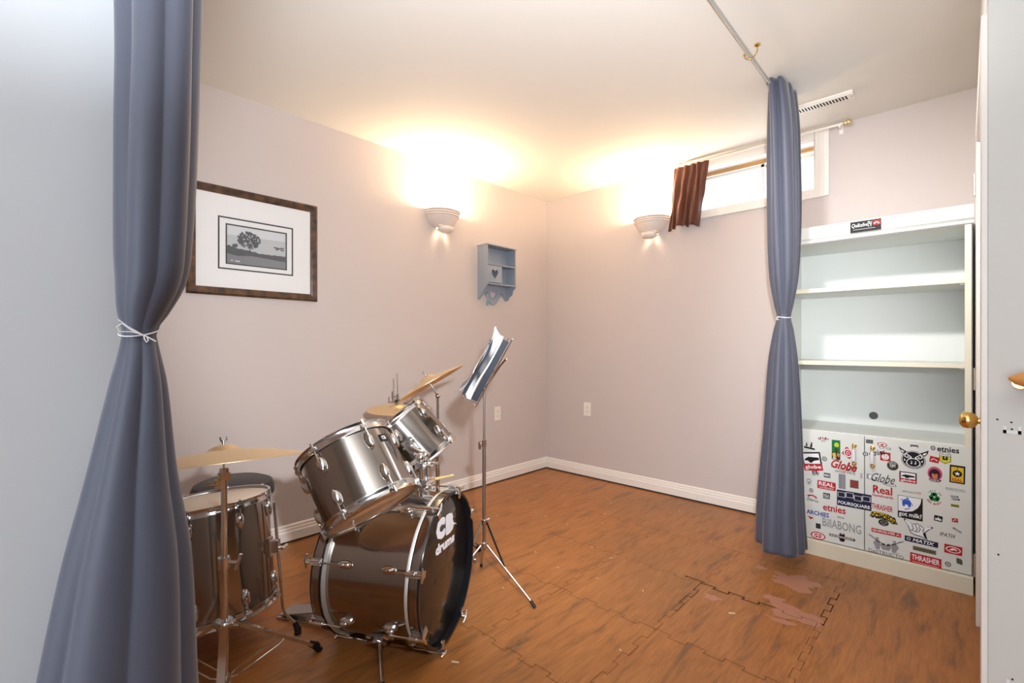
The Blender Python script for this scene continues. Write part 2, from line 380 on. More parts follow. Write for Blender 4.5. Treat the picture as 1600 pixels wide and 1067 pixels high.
for x0, x1, yy in ((WX0+0.016, XM+0.02, 0.128), (XM-0.02, WX1-0.008, 0.155)):
    s_ = MB(); z0, z1 = WZ0+0.006, WZ1-0.026; t = 0.022
    s_.box((x0, yy, z0), (x1, yy+0.022, z0+t)); s_.box((x0, yy, z1-t), (x1, yy+0.022, z1)); s_.box((x0, yy, z0), (x0+t, yy+0.022, z1)); s_.box((x1-t, yy, z0), (x1, yy+0.022, z1))
    so = s_.build('window_sash', M_VINWIN, w, bevel=0.002)
    MB().box((x0+t, yy+0.009, z0+t), (x1-t, yy+0.013, z1-t)).build('window_pane', M_GLASS, so)

# ------------------------------------------------------------------ ceiling things
cl = thing('ceiling_light', 'small white adjustable spotlight under the ceiling beside the curtain rod', 'lamp', (-0.60, 1.40, ZC))
MB().lathe([(0, 0), (0.06, 0), (0.06, -0.018), (0.05, -0.024), (0.0, -0.024)], 32).build('base', M_TRIM, cl)
Tc = TR((0, 0.0, -0.10), AX(Vector((0.28, 0.87, -0.41))))
MB().lathe([(0.0, -0.09), (0.05, -0.085), (0.078, -0.03), (0.082, 0.02), (0.079, 0.02), (0.075, -0.028), (0.048, -0.08), (0.0, -0.084)], 40, 0, Tc).build('lamp_head', M_TRIM, cl)
MB().tube([(0, 0, -0.02), (0, 0, -0.06)], 0.008, 12).build('stem', M_TRIM, cl)

rod = thing('ceiling_curtain_rod', 'thin grey metal curtain rod under the ceiling with gold hooks', 'curtain rod', (-0.705, 1.4, 2.448))
MB().tube([(0.02, -1.35, 0), (-0.006, 1.62, 0)], 0.0068, 12).build('pole', mat('grey_rod_metal', (0.42, 0.43, 0.42), 0.45, 0.3), rod)
for yy in (-1.2, -0.1, 0.9):
    b = MB(); b.lathe([(0, 0), (0.013, 0), (0.013, -0.006), (0.005, -0.010)], 16, 0, TR((0.03, yy+0.01, ZC-2.448)))
    pts = [(0.03, yy+0.01, 0.032), (0.03, yy+0.01, 0.006)]+[(0.006+0.024*math.cos(a), yy, -0.002-0.016*math.sin(a)) for a in [PI*i/8 for i in range(0, 9)]]+[(-0.02, yy-0.004, 0.004)]
    b.tube(pts, 0.0026, 8); b.sphere((-0.02, yy-0.004, 0.006), 0.0055, 10)
    b.build('rod_hook', M_BRASS, rod)

vent = thing('ceiling_vent', 'white slotted vent cover on the ceiling behind the slate curtain', 'vent', (-0.59, 3.10, ZC))
vb = MB(); vb.prism([(-0.045, 0.0), (0.045, 0.0), (0.045, -0.006), (0.03, -0.017), (-0.03, -0.017), (-0.045, -0.006)], -0.16, 0.16, 'x')
vo = vb.build('cover', M_TRIM, vent, bevel=0.002)
for i in range(19):
    x = -0.135+0.0145*i
    q = MB(); q.prism([(x-0.004, -0.022), (x+0.003, -0.022), (x+0.005, 0.022), (x-0.002, 0.022)], -0.0178, -0.0165, 'z')
    q.build('slot', M_DARK, vo)
MB().lathe([(0, -0.0185), (0.005, -0.0185), (0.005, -0.016)], 12, 0, TR((0.15, 0, 0))).build('screw', M_NICKEL, vo)

wrod = thing('window_curtain_rod', 'white curtain rod over the small window with pale gold finial', 'curtain rod', (-1.0, YB-0.05, 2.462))
MB().tube([(-0.60, 0, -0.004), (0.475, 0, 0.0)], 0.008, 12).build('pole', M_TRIM, wrod)
MB().lathe([(0, -0.01), (0.008, -0.01), (0.0105, 0), (0.0095, 0.006), (0.016, 0.014), (0.0165, 0.022), (0.009, 0.034), (0.0, 0.038)], 20, 0, TR((0.48, 0, 0), AX((1, 0, 0)))).build('finial', M_GOLD, wrod)
for xx in (0.455, -0.56):
    b = MB(); b.box((xx-0.006, -0.012, -0.02), (xx+0.006, 0.05, -0.008)); b.box((xx-0.01, 0.043, -0.045), (xx+0.01, 0.05, 0.012)); b.build('bracket', M_TRIM, wrod)

# ------------------------------------------------------------------ curtains
def loft(levels, n, pleats, seed, step=0.02, valley=0.55):
    """closed, pleated bundle; levels: (z, cx, cy, ax, ay, amp)"""
    levels = sorted(levels); z0, z1 = levels[0][0], levels[-1][0]; nz = max(2, int((z1-z0)/step))
    rnd = random.Random(seed)
    cuts = sorted((k+rnd.uniform(-0.28, 0.28))/pleats for k in range(pleats)); dep = [rnd.uniform(0.55, 1.25) for _ in cuts]
    vs = []; fs = []
    for i in range(nz+1):
        z = z0+(z1-z0)*i/nz
        for a, b in zip(levels[:-1], levels[1:]):
            if a[0] <= z <= b[0]+1e-9: break
        t = (z-a[0])/(b[0]-a[0]); t = t*t*(3-2*t) if False else t
        cx, cy, ax, ay, am = [a[k]+(b[k]-a[k])*t for k in range(1, 6)]
        for k in range(n):
            u = k/n; th = 2*PI*u
            f = 1.0
            for c, d in zip(cuts, dep):
                dd = (u-c-0.012*noise.noise(Vector((c*9, z*1.3, seed)))+0.5) % 1.0-0.5
                f -= am*d*math.exp(-abs(dd*pleats)**1.25*3.2)
            f += 0.05*noise.noise(Vector((math.cos(th)*1.3, math.sin(th)*1.3, z*2.2+seed)))
            vs.append((cx+ax*f*math.cos(th), cy+ay*f*math.sin(th), z))
    for i in range(nz):
        for k in range(n):
            l = (k+1) % n; fs.append((i*n+k, i*n+l, (i+1)*n+l, (i+1)*n+k))
    fs.append(tuple(range(n))[::-1]); fs.append(tuple(nz*n+k for k in range(n)))
    mb = MB(); mb.add(vs, fs, 0, True); return mb
def resample(keys, m=8):
    """Catmull-Rom through key levels so the outline is smooth"""
    keys = sorted(keys); out = []
    for i in range(len(keys)-1):
        p0 = keys[max(i-1, 0)]; p1 = keys[i]; p2 = keys[i+1]; p3 = keys[min(i+2, len(keys)-1)]
        for j in range(m):
            t = j/m; o = [p1[0]+(p2[0]-p1[0])*t]
            for c in range(1, 6):
                d0 = (p2[c]-p0[c])/max(p2[0]-p0[0], 1e-6); d1 = (p3[c]-p1[c])/max(p3[0]-p1[0], 1e-6); h = p2[0]-p1[0]
                o.append((2*t**3-3*t*t+1)*p1[c]+(t**3-2*t*t+t)*h*d0+(-2*t**3+3*t*t)*p2[c]+(t**3-t*t)*h*d1)
            out.append(tuple(o))
    out.append(keys[-1]); return out

# right curtain (far end of the rod), tied at 1.28 m
rc = thing('curtain', 'slate blue curtain tied in the middle, in front of the white bookcase', 'curtain', (-0.69, 2.79, 0.10), 'slate curtains on the ceiling rod')
lv = [(0.0, -0.005, -0.02, .150, .170, .36), (0.20, -.005, -.015, .138, .155, .36), (0.55, 0, -.005, .113, .128, .36), (0.95, 0, 0, .082, .090, .34),
      (1.12, 0.002, 0, .054, .060, .28), (1.185, 0.003, 0, .035, .038, .14), (1.25, 0.003, 0, .052, .058, .28), (1.40, 0.004, 0, .083, .093, .36), (1.65, 0.004, 0, .098, .122, .42),
      (1.95, 0.003, 0, .098, .148, .44), (2.2, 0.002, 0, .092, .178, .44), (2.37, -.004, 0, .076, .205, .44)]
ro = loft(resample(lv), 300, 9, 5).build('cloth', M_CURT, rc, angle=180)
tb = MB(); tb.tube([(0.003+0.032*math.cos(a), 0.035*math.sin(a), 1.185+0.003*math.sin(2*a)) for a in [2*PI*i/40 for i in range(40)]], 0.0026, 8, closed=True)
tb.tube([(-0.02+0.003, -0.030, 1.185), (-0.025, -0.036, 1.175), (-0.01, -0.040, 1.172)], 0.002, 6)
tb.build('tieback_cord', M_CORD, rc, label='thin white cord tied round the curtain')
hd = MB(); hd.tube([(-0.022, -0.17, 2.352), (-0.02, 0.15, 2.352)], 0.012, 10); 
hd.build('header', M_CURT, rc)

# left curtain (near end of the rod) hanging at the end of the near wall
lc = thing('curtain', 'slate blue curtain tied with a white bow, close at the left wall end', 'curtain', (-0.69, 0.105, 0.04), 'slate curtains on the ceiling rod')
lv = [(0.0, .03, -.045, .085, .145, .20), (0.35, .02, -.032, .075, .117, .20), (0.69, .01, -.020, .064, .084, .20), (0.85, .005, -.010, .056, .066, .20), (0.95, .002, -.006, .047, .046, .20),
      (1.05, 0, 0, .038, .030, .22), (1.092, 0, .001, .028, .020, .16), (1.112, 0, .001, .022, .0165, .08), (1.135, 0, .005, .031, .026, .10), (1.17, 0, .012, .044, .036, .14), (1.21, 0, .014, .050, .041, .18),
      (1.33, 0, .017, .053, .0455, .22), (1.45, 0, .019, .053, .047, .26), (1.8, 0, .02, .055, .055, .30), (2.2, -.005, .02, .05, .08, .36), (2.42, -.012, .02, .042, .11, .42)]
loft(resample(lv), 300, 7, 11, 0.012).build('cloth', M_CURT, lc, angle=180)
tb = MB(); tb.tube([(0.0235*math.cos(a), 0.001+0.0185*math.sin(a), 1.112+0.006*math.cos(a-2.4)) for a in [2*PI*i/40 for i in range(40)]], 0.0007, 8, closed=True)
# bow on the camera side
BX = 0.024
def bow(pts): tb.tube([(BX+0.001*i % 2*0, -0.004+p[0], 1.112+p[1]) for i, p in enumerate(pts)], 0.0007, 6)
bow([(0.004, -0.004), (-0.006, 0.001), (-0.014, 0.008), (-0.018, 0.004), (-0.016, -0.001), (-0.006, -0.001), (0.004, -0.004)])
bow([(0.004, -0.004), (0.008, -0.006), (0.0095, -0.0105), (0.008, -0.0125), (0.006, -0.009), (0.0055, -0.005)])
bow([(0.005, -0.004), (0.011, -0.008), (0.0165, -0.0115)]); bow([(0.004, -0.004), (-0.008, 0.004), (-0.017, 0.012)])
tb.build('tieback_cord', M_CORD, lc, label='thin white cord tied in a bow')

# brown window curtain
bc = thing('window_curtain', 'short brown curtain bunched at the left end of the small window', 'curtain', (-1.44, YB-0.055, 2.0))
vs = []; fs = []; nu, nz = 120, 40
for j in range(nz+1):
    t = j/nz; z = 0.452*t
    x0 = -0.172+0.042*t; x1 = 0.062+0.062*t
    for i in range(nu+1):
        u = i/nu; amp = 0.030-0.012*t
        ph = 2*PI*(5.2*u+0.12*math.sin(6*u+2*t))
        sag = 0.02*(1-t)*(math.sin(u*4))
        vs.append((x0+(x1-x0)*u+0.010*math.sin(ph*0.5+3*t)*(1-t)+0.006*noise.noise(Vector((u*5, t*4, 2))), -0.014+amp*math.sin(ph)*(0.6+0.5*noise.noise(Vector((u*4, t*1.5, 7))))-0.01*(1-t)+0.010*noise.noise(Vector((u*6, t*3, 4))), z+(sag+0.022*noise.noise(Vector((u*7, 3, 1)))+0.02*(u-.5))*(1-t)))
for j in range(nz):
    for i in range(nu): fs.append((j*(nu+1)+i, j*(nu+1)+i+1, (j+1)*(nu+1)+i+1, (j+1)*(nu+1)+i))
bo = MB().add(vs, fs, 0, True).build('cloth', M_BROWN, bc, angle=180)
sd = bo.modifiers.new('thick', 'SOLIDIFY'); sd.thickness = 0.003; sd.offset = 0

# ------------------------------------------------------------------ sconces
def sconce(label, loc, rz, power):
    t = thing('wall_sconce', label, 'lamp', loc, 'half-bowl plaster wall lights', (0, 0, rz))
    # local: +y out of the wall, z up; half bowl
    out = [(0.050, -0.026), (0.082, -0.010), (0.104, 0.010), (0.122, 0.036), (0.131, 0.058), (0.138, 0.061), (0.138, 0.070), (0.134, 0.072), (0.142, 0.076), (0.142, 0.086), (0.138, 0.088), (0.147, 0.092), (0.147, 0.10)]
    inn = [(0.139, 0.10), (0.124, 0.058), (0.098, 0.014), (0.078, -0.002), (0.050, -0.016)]
    b = MB(); b.lathe(out+inn, 40, 0, None, 0.0, PI, loop=True)
    b.build('bowl', M_PLASTER, t, bevel=0)
    bs = MB(); bs.sphere((0, 0.062, -0.036), 0.036, 24, 0, (1.75, 1.35, 0.82)); bs.sphere((-0.052, 0.07, -0.020), 0.014, 14, 0, (1.5, 1.0, 0.8)); bs.sphere((0.052, 0.07, -0.020), 0.014, 14, 0, (1.5, 1.0, 0.8))
    bs.build('lower_boss', M_PLASTER, t)
    MB().box((-0.06, 0, -0.03), (0.06, 0.012, 0.07)).build('backplate', M_PLASTER, t)
    bl = MB(); bl.lathe([(0, 0), (0.012, 0), (0.012, 0.02), (0.022, 0.045), (0.024, 0.06), (0.014, 0.076), (0, 0.08)], 16, 0, TR((0, 0.065, -0.01)))
    bl.build('bulb', M_BULB, t)
    n = Matrix.Rotation(rz, 4, 'Z') @ Vector((0, 0.066, 0.085))
    lamp('sconce_light', 'POINT', tuple(Vector(loc)+n), power, (1.0, 0.74, 0.45), 0.045)
    return t
sconce('white half-bowl wall sconce left of the corner, above the blue-grey shelf', (XL, 2.235, 2.035), -PI/2, 34)
sconce('white half-bowl wall sconce beside the brown window curtain', (-1.775, YB, 2.03), PI, 27)

# ------------------------------------------------------------------ outlets
def outlet(label, loc, rz):
    t = thing('wall_outlet', label, 'outlet', loc, 'duplex wall outlets', (0, 0, rz))
    MB().box((-0.036, 0, -0.058), (0.036, 0.006, 0.058)).build('cover_plate', M_OUTLET, t, bevel=0.002)
    for z in (0.02, -0.02):
        r = MB().box((-0.017, 0.005, z-0.014), (0.017, 0.008, z+0.014)).build('receptacle', M_OUTLET, t, bevel=0.002)
        s = MB(); s.box((-0.008, 0.0078, z-0.004), (-0.006, 0.0084, z+0.006)); s.box((0.006, 0.0078, z-0.004), (0.008, 0.0084, z+0.006)); s.lathe([(0, 0.0003), (0.0025, 0.0003), (0.0025, -0.001)], 10, 0, TR((0, 0.0081, z-0.009), AX((0, 1, 0))))
        s.build('slot', M_DARK, r)
    return t
outlet('white wall outlet right of the music stand pole', (XL, 2.834, 0.572), -PI/2)
outlet('white wall outlet alone on the window wall', (-2.388, YB, 0.588), PI)

# ------------------------------------------------------------------ picture
pf = thing('framed_picture', 'dark wood framed black and white tree landscape on the wall', 'picture', (XL, 0.958, 1.69), None, (0, 0, -PI/2))
# local frame: after rotation -90deg about z: local +y -> +x (out of wall); local +x -> -y, so use u = -x
W2, H2, fw = 0.335, 0.287, 0.042
fr = MB()
def rail(a, b, c, d):   # mitred prism piece
    pass
prof = [(0.0, 0.002), (0.0, 0.014), (0.010, 0.022), (0.030, 0.017), (0.042, 0.013), (0.042, 0.002)]
vs = []; fs = []
for (sx, sz) in ((-1, -1), (1, -1), (1, 1), (-1, 1)):
    for (a, h) in prof: vs.append((sx*(W2-a), h, sz*(H2-a)))
n = len(prof)
for i in range(4):
    j = (i+1) % 4
    for k in range(n): fs.append((i*n+k, j*n+k, j*n+(k+1) % n, i*n+(k+1) % n))
fr.add(vs, fs).build('frame', M_FRAME, pf, bevel=0.0015)
mt = MB(); mt.box((-W2+0.04, 0.001, -H2+0.04), (W2-0.04, 0.008, H2-0.04))
def border(mb, w, h, t, y0, y1, cz=0, mi=0):
    mb.box((-w, y0, cz-h), (w, y1, cz-h+t), mi); mb.box((-w, y0, cz+h-t), (w, y1, cz+h), mi); mb.box((-w, y0, cz-h+t), (-w+t, y1, cz+h-t), mi); mb.box((w-t, y0, cz-h+t), (w, y1, cz+h-t), mi)
G0 = mat('photo_dark_grey', srgb(58, 58, 62), 0.6)
border(mt, 0.193, 0.139, 0.0075, 0.008, 0.0088, -0.008, 1)
mt.build('mat_board', [M_MATB, G0], pf, label='white mat with a fine dark line')
ph = MB(); pw, phh, pz = 0.157, 0.107, -0.011
gs = [mat('photo_grey_%d' % i, srgb(v, v, v+3), 0.6) for i, v in enumerate((214, 192, 132, 92, 92, 64, 240))]
YP = 0.0084
ph.box((-pw, 0.008, pz-phh), (pw, YP, pz+phh), 1)
def flat(poly, mi, lay): ph.add([(-u, YP+0.0003*lay, v+pz) for u, v in poly], [tuple(range(len(poly)))], mi)
# (u grows to the right in the picture)
flat([(-0.15, 0.10), (0.15, 0.10), (0.15, 0.055), (-0.15, 0.05)], 0, 1)
hill = [(-0.15, -0.10), (0.15, -0.10), (0.15, -0.028)]+[(x/100, -0.03+0.012*noise.noise(Vector((x*0.35, 0, 1)))+0.02*max(0, -x/15)) for x in range(14, -16, -1)]
flat(hill, 3, 2)
flat([(-0.15, -0.10), (0.15, -0.10), (0.15, -0.062), (0.05, -0.055), (-0.03, -0.05), (-0.1, -0.058), (-0.15, -0.05)], 2, 3)
flat([(-0.04, -0.035), (-0.036, -0.035), (-0.036, 0.02), (-0.04, 0.02)], 5, 3)
rr = random.Random(3)
for i in range(150):
    a = rr.uniform(0, 2*PI); q = math.sqrt(rr.random()); cx, cy = -0.043+0.056*q*math.cos(a), 0.035+0.044*q*math.sin(a)
    flat([(cx+0.0062*rr.uniform(.6, 1.3)*math.cos(2*PI*k/7), cy+0.006*rr.uniform(.6, 1.3)*math.sin(2*PI*k/7)) for k in range(7)], 4, 4+i*0.012)
for i in range(16):
    cx, cy = rr.uniform(0.09, 0.14), rr.uniform(0.0, 0.016); flat([(cx+0.007*math.cos(2*PI*k/6), cy+0.004*math.sin(2*PI*k/6)) for k in range(6)], 4, 4+i*0.02)
for i in range(16):
    cx, cy = rr.uniform(-0.145, -0.105), rr.uniform(-0.02, 0.004); flat([(cx+0.008*math.cos(2*PI*k/6), cy+0.006*math.sin(2*PI*k/6)) for k in range(6)], 4, 4+i*0.02)
flat([(-0.132, -0.087), (-0.122, -0.087), (-0.122, -0.083), (-0.132, -0.083)], 6, 5); flat([(-0.112, -0.089), (-0.088, -0.089), (-0.088, -0.085), (-0.112, -0.085)], 6, 5)
border(ph, pw, phh, 0.006, YP, YP+0.0034, pz, 5)
ph.build('photograph', gs, pf, label='grey landscape photograph with one round tree')
M_PGLASS = bpy.data.materials.new('picture_glass'); M_PGLASS.use_nodes = True; _glass(M_PGLASS, 1.22)
MB().box((-W2+0.036, 0.0125, -H2+0.036), (W2-0.036, 0.0137, H2-0.036)).build('glass', M_PGLASS, pf)

# ------------------------------------------------------------------ blue-grey wall shelf
ws = thing('wall_shelf', 'small blue-grey wall shelf with heart cutouts in the corner', 'shelf', (XL, 2.778, 1.635), None, (0, 0, -PI/2))
# local x -> -y world ; right of the picture is -x local. y out of the wall
def heart(cx, cz, s, n=28):
    o = []
    for i in range(n):
        t = 2*PI*i/n; x = 16*math.sin(t)**3; y = 13*math.cos(t)-5*math.cos(2*t)-2*math.cos(3*t)-math.cos(4*t); o.append((cx+s*x/17, cz+s*1.15*y/17))
    return o
D = 0.11; hw = 0.168; Hh = 0.305
MB().box((-hw-0.004, 0, Hh), (hw+0.004, D+0.006, Hh+0.010)).build('top_board', M_BLUEGREY, ws, bevel=0.001)
for sx in (1, -1):
    MB().prism([(0, Hh), (D, Hh), (D, -0.012), (0.05, -0.075), (0.022, -0.11), (0.0, -0.125)] if sx > 0 else [(0, Hh), (D, Hh), (D, -0.012), (0.085, -0.03), (0.075, -0.065), (0.04, -0.085), (0.022, -0.11), (0, -0.115)], *((hw-0.010, hw) if sx > 0 else (-hw, -hw+0.010)), 'x').build('side_panel', M_BLUEGREY, ws)
MB().box((-hw+0.01, 0.0, -0.004), (hw-0.01, D, 0.006)).build('shelf_board', M_BLUEGREY, ws)
MB().box((-hw+0.01, 0.0, 0.152), (hw-0.01, D-0.004, 0.161)).build('shelf_board', M_BLUEGREY, ws)
MB().box((0.0-0.006, 0.0, 0.006), (0.004, D-0.006, 0.152)).build('divider', M_BLUEGREY, ws)
MB().box((-hw+0.01, 0.001, 0.006), (hw-0.01, 0.006, Hh)).build('back_panel', M_BLUEGREY, ws)
def plate_with_hole(mb, outer, hole, y0, y1):
    """flat board with one hole; outer/hole CCW point lists"""
    bm = bmesh.new(); allv = []
    for loop in (outer, hole):
        vv = [bm.verts.new((u, y0, v)) for u, v in loop]
        for i in range(len(vv)): bm.edges.new((vv[i], vv[(i+1) % len(vv)]))
    g = bmesh.ops.triangle_fill(bm, use_beauty=True, use_dissolve=False, edges=bm.edges[:])
    r = bmesh.ops.extrude_face_region(bm, geom=bm.faces[:])
    for e in r['geom']:
        if isinstance(e, bmesh.types.BMVert): e.co.y = y1
    bm.verts.index_update(); mb.add([v.co.copy() for v in bm.verts], [[v.index for v in f.verts] for f in bm.faces]); bm.free()
dm = MB(); plate_with_hole(dm, [(0.006, 0.012), (hw-0.012, 0.012), (hw-0.012, 0.147), (0.006, 0.147)], heart(0.078, 0.082, 0.040), D-0.010, D-0.002)
dm.build('heart_door', M_BLUEGREY, ws)
ap = MB(); edge = [(hw-0.01, 0.0), (hw-0.01, -0.118)]
for i in range(1, 24):
    t = i/24; x = (hw-0.01)*(1-2*t); z = -0.104-0.056*math.exp(-(abs(x)/0.058)**3)+0.024*math.exp(-(abs(abs(x)-0.100)/0.036)**2.4)-0.02*math.exp(-((abs(x)-0.15)/0.02)**2); edge.append((x, z))
edge += [(-hw+0.01, -0.10), (-hw+0.01, 0.0)]
plate_with_hole(ap, edge, heart(0.0, -0.072, 0.036), 0.002, 0.010); ap.build('apron', M_BLUEGREY, ws, label='scalloped lower board with heart cutout')
for xx in (0.085, -0.085):
    MB().tube([(xx, 0.008, -0.062), (xx, 0.03, -0.064), (xx, 0.034, -0.062)], [0.004, 0.004, 0.006], 8).build('peg', M_BLUEGREY, ws)
bd = thing('hanging_charm', 'pale aqua bead charm hanging by a thread from the blue-grey shelf', 'ornament', (XL+0.028, 2.693, 1.573))
MB().tube([(0, 0, 0.004), (0.002, 0.0, -0.055), (0.002, 0, -0.145)], 0.0012, 6).build('thread', M_CORD, bd)
MB().lathe([(0, -0.028), (0.006, -0.02), (0.012, 0.0), (0.008, 0.016), (0.003, 0.03), (0, 0.034)], 14, 0, TR((0.002, 0, -0.085))).build('bead', M_BEAD, bd)

# ------------------------------------------------------------------ bookcase
BX0, BX1, BY0, BY1, BH = -0.77, 0.024, 3.04, 3.455, 1.78
bk = thing('bookcase', 'tall cream white bookcase with sticker-covered lower doors', 'bookcase', (-0.373, 3.04, 0))
ox, oy = -0.373, 3.04
def bb(name, lo, hi, m=M_SHELF, bevel=0.0015, label=None, parent=None):
    return MB().box((lo[0]-ox, lo[1]-oy, lo[2]), (hi[0]-ox, hi[1]-oy, hi[2])).build(name, m, parent or bk, bevel, label)
bb('side_panel', (BX0, BY0+0.016, 0), (BX0+0.018, BY1, BH-0.03)); bb('side_panel', (BX1-0.018, BY0+0.016, 0), (BX1, BY1, BH-0.03))
bb('back_panel', (BX0+0.018, BY1-0.008, 0.06), (BX1-0.018, BY1, BH-0.03))
bb('face_stile', (BX1-0.026, BY0, 0.672), (BX1-0.003, BY0+0.016, 1.706), M_SHELFEDGE); bb('face_stile', (BX0+0.003, BY0, 0.672), (BX0+0.022, BY0+0.016, 1.706), M_SHELFEDGE)
cr = MB(); cr.prism([(0.0, 1.695), (-0.010, 1.70), (-0.012, 1.712), (-0.022, 1.722), (-0.026, 1.775), (-0.026, 1.782), (0.42, 1.782), (0.42, 1.695)], BX0-ox-0.004, BX1-ox+0.004, 'x')
cro = cr.build('crown', M_SHELF, bk)
for z in (1.44, 1.045):
    so = bb('shelf', (BX0+0.018, BY0+0.008, z-0.011), (BX1-0.018, BY1-0.008, z+0.011), M_SHELF)
    MB().box((BX0+0.018-ox, 0.0065, z-0.011), (BX1-0.018-ox, 0.0082, z+0.011)).build('edge_band', M_SHELFEDGE, so)
    for xx in (BX1-0.03-ox, BX0+0.03-ox):
        MB().box((xx-0.012, 0.03, z-0.018), (xx+0.012, 0.045, z-0.011)).build('shelf_clip', M_NICKEL, so)
bb('worktop', (BX0+0.018, BY0+0.014, 0.655), (BX1-0.018, BY1-0.008, 0.677))
pb = MB(); pb.box((BX0-ox-0.002, -0.018, 0), (BX1-ox+0.002, 0.012, 0.076)); pb.prism([(-0.018, 0.076), (0.012, 0.076), (0.012, 0.082), (-0.008, 0.082)], BX0-ox-0.002, BX1-ox+0.002, 'x')
pb.build('plinth', M_SHELFEDGE, bk)
MB().lathe([(0, 0.0), (0.021, 0.0), (0.021, 0.003)], 24, 0, TR((-0.385-ox, BY1-0.0085-oy, 0.735), AX((0, -1, 0)))).build('cable_hole', mat('hole_grey', srgb(92, 92, 92), 0.8), bk, label='round dark hole in the back panel')
dl = bb('door', (BX0+0.001, BY0-0.002, 0.086), (-0.3785, BY0+0.014, 0.672)); drr = bb('door', (-0.3755, BY0-0.002, 0.086), (BX1-0.003, BY0+0.014, 0.672))
YD = BY0-0.002-oy      # door front in bookcase coordinates

# text
def text_polys(s, w, h, bold=0.0, shear=0.0):
    cu = bpy.data.curves.new('t', 'FONT'); cu.body = s; cu.resolution_u = 2; cu.offset = bold; cu.shear = shear; cu.fill_mode = 'FRONT'
    ob = bpy.data.objects.new('t', cu); C.objects.link(ob)
    bpy.context.view_layer.update()
    me = bpy.data.meshes.new_from_object(ob.evaluated_get(bpy.context.evaluated_depsgraph_get()))
    vs = [v.co.copy() for v in me.vertices]; fs = [tuple(p.vertices) for p in me.polygons]
    bpy.data.objects.remove(ob); bpy.data.curves.remove(cu); bpy.data.meshes.remove(me)
    x0 = min(v.x for v in vs); x1 = max(v.x for v in vs); y0 = min(v.y for v in vs); y1 = max(v.y for v in vs)
    return [((v.x-(x0+x1)/2)/(x1-x0)*w, (v.y-(y0+y1)/2)/(y1-y0)*h) for v in vs], fs
PAL = {}
def pal(c):
    if c not in PAL: PAL[c] = mat('sticker_ink_%d' % len(PAL), srgb(*c), 0.55, 0, 0.25)
    return PAL[c]
K, Wh, RD, GY, DG, NV, YL, GN, BL, OL, BR, PK, SV = (22, 22, 24), (240, 240, 244), (190, 36, 40), (150, 150, 154), (84, 84, 88), (30, 34, 62), (226, 190, 40), (26, 130, 70), (52, 96, 200), (110, 106, 82), (96, 60, 44), (208, 84, 130), (128, 136, 152)
class Sticker:
    def __init__(s, cx, cz, w, h, rot=0): s.c = (cx, cz); s.w, s.h = w, h; s.rot = R(rot); s.mb = MB(); s.cols = []; s.n = 0
    def _mi(s, col):
        if col not in s.cols: s.cols.append(col)
        return s.cols.index(col)
    def poly(s, vs, fs, col, lay):
        c, d = math.cos(s.rot), math.sin(s.rot); y = YD-0.0004-0.00022*lay
        s.mb.add([(s.c[0]-ox+u*c-v*d, y, s.c[1]+u*d+v*c) for u, v in vs], fs, s._mi(col)); return s
    def pts(s, pts, col, lay=1): 
        p = [(u*s.w/2, v*s.h/2) for u, v in pts]; return s.poly(p, [tuple(range(len(p)))], col, lay)
    def rect(s, col, x0=-1, y0=-1, x1=1, y1=1, lay=0): return s.pts([(x0, y0), (x1, y0), (x1, y1), (x0, y1)], col, lay)
    def ell(s, col, cx=0, cy=0, rx=1, ry=1, lay=1, n=24): return s.pts([(cx+rx*math.cos(2*PI*i/n), cy+ry*math.sin(2*PI*i/n)) for i in range(n)], col, lay)
    def txt(s, t, col, cx=0, cy=0, sx=0.9, sy=0.9, bold=0.03, shear=0, lay=2):
        vs, fs = text_polys(t, s.w*sx, s.h*sy, bold*0.45, shear); return s.poly([(u+cx*s.w/2, v+cy*s.h/2) for u, v in vs], fs, col, lay)
    def line(s, pts, wd, col, lay=2):
        # wd in metres
        P = [Vector((u*s.w/2, v*s.h/2)) for u, v in pts]
        for a, b in zip(P[:-1], P[1:]):
            d = b-a
            if d.length < 1e-6: continue
            d = d.normalized(); n = Vector((-d.y, d.x))*wd/2; e = d*wd*0.35
            s.poly([tuple(a-n-e), tuple(b-n+e), tuple(b+n+e), tuple(a+n-e)], [(0, 1, 2, 3)], col, lay)
        return s
    def arc(s, t, col, cx, cy, rx, ry, a0, a1, hh, lay=2, bold=0.03):
        n = len(t)
        for i, ch in enumerate(t):
            if ch == ' ': continue
            a = a0+(a1-a0)*(i+0.5)/n; vs, fs = text_polys(ch, hh*0.62, hh, bold)
            tn = (a-90 if a0 > a1 else a+90); q = R(tn); c, d = math.cos(q), math.sin(q)
            px, py = (cx+rx*math.cos(R(a)))*s.w/2, (cy+ry*math.sin(R(a)))*s.h/2
            s.poly([(px+u*c-v*d, py+u*d+v*c) for u, v in vs], fs, col, lay)
        return s
    def done(s, door, label): return s.mb.build('sticker', [pal(c) for c in s.cols], door, 0, label)
S = Sticker
def ring(st, c, c2=Wh): return st.ell(c, lay=0).ell(c2, 0, 0, .68, .68, 1).ell(c, 0, 0, .42, .42, 2).ell(c2, 0.05, 0, .16, .16, 3)
def globe_box(st, tilt=False):
    st.rect(K).rect(RD, -1, -1, 1, -.30, 1).rect(Wh, -.84, -.26, .84, .84, 1)
    st.pts([(-.75, .25), (-.3, .5), (.75, .4), (.8, .15), (.2, .05), (-.1, -.18), (-.35, -.05), (-.4, .08), (-.75, .1)], K, 2)
    return st.txt('globe', Wh, 0, -.65, .86, .26, .05)
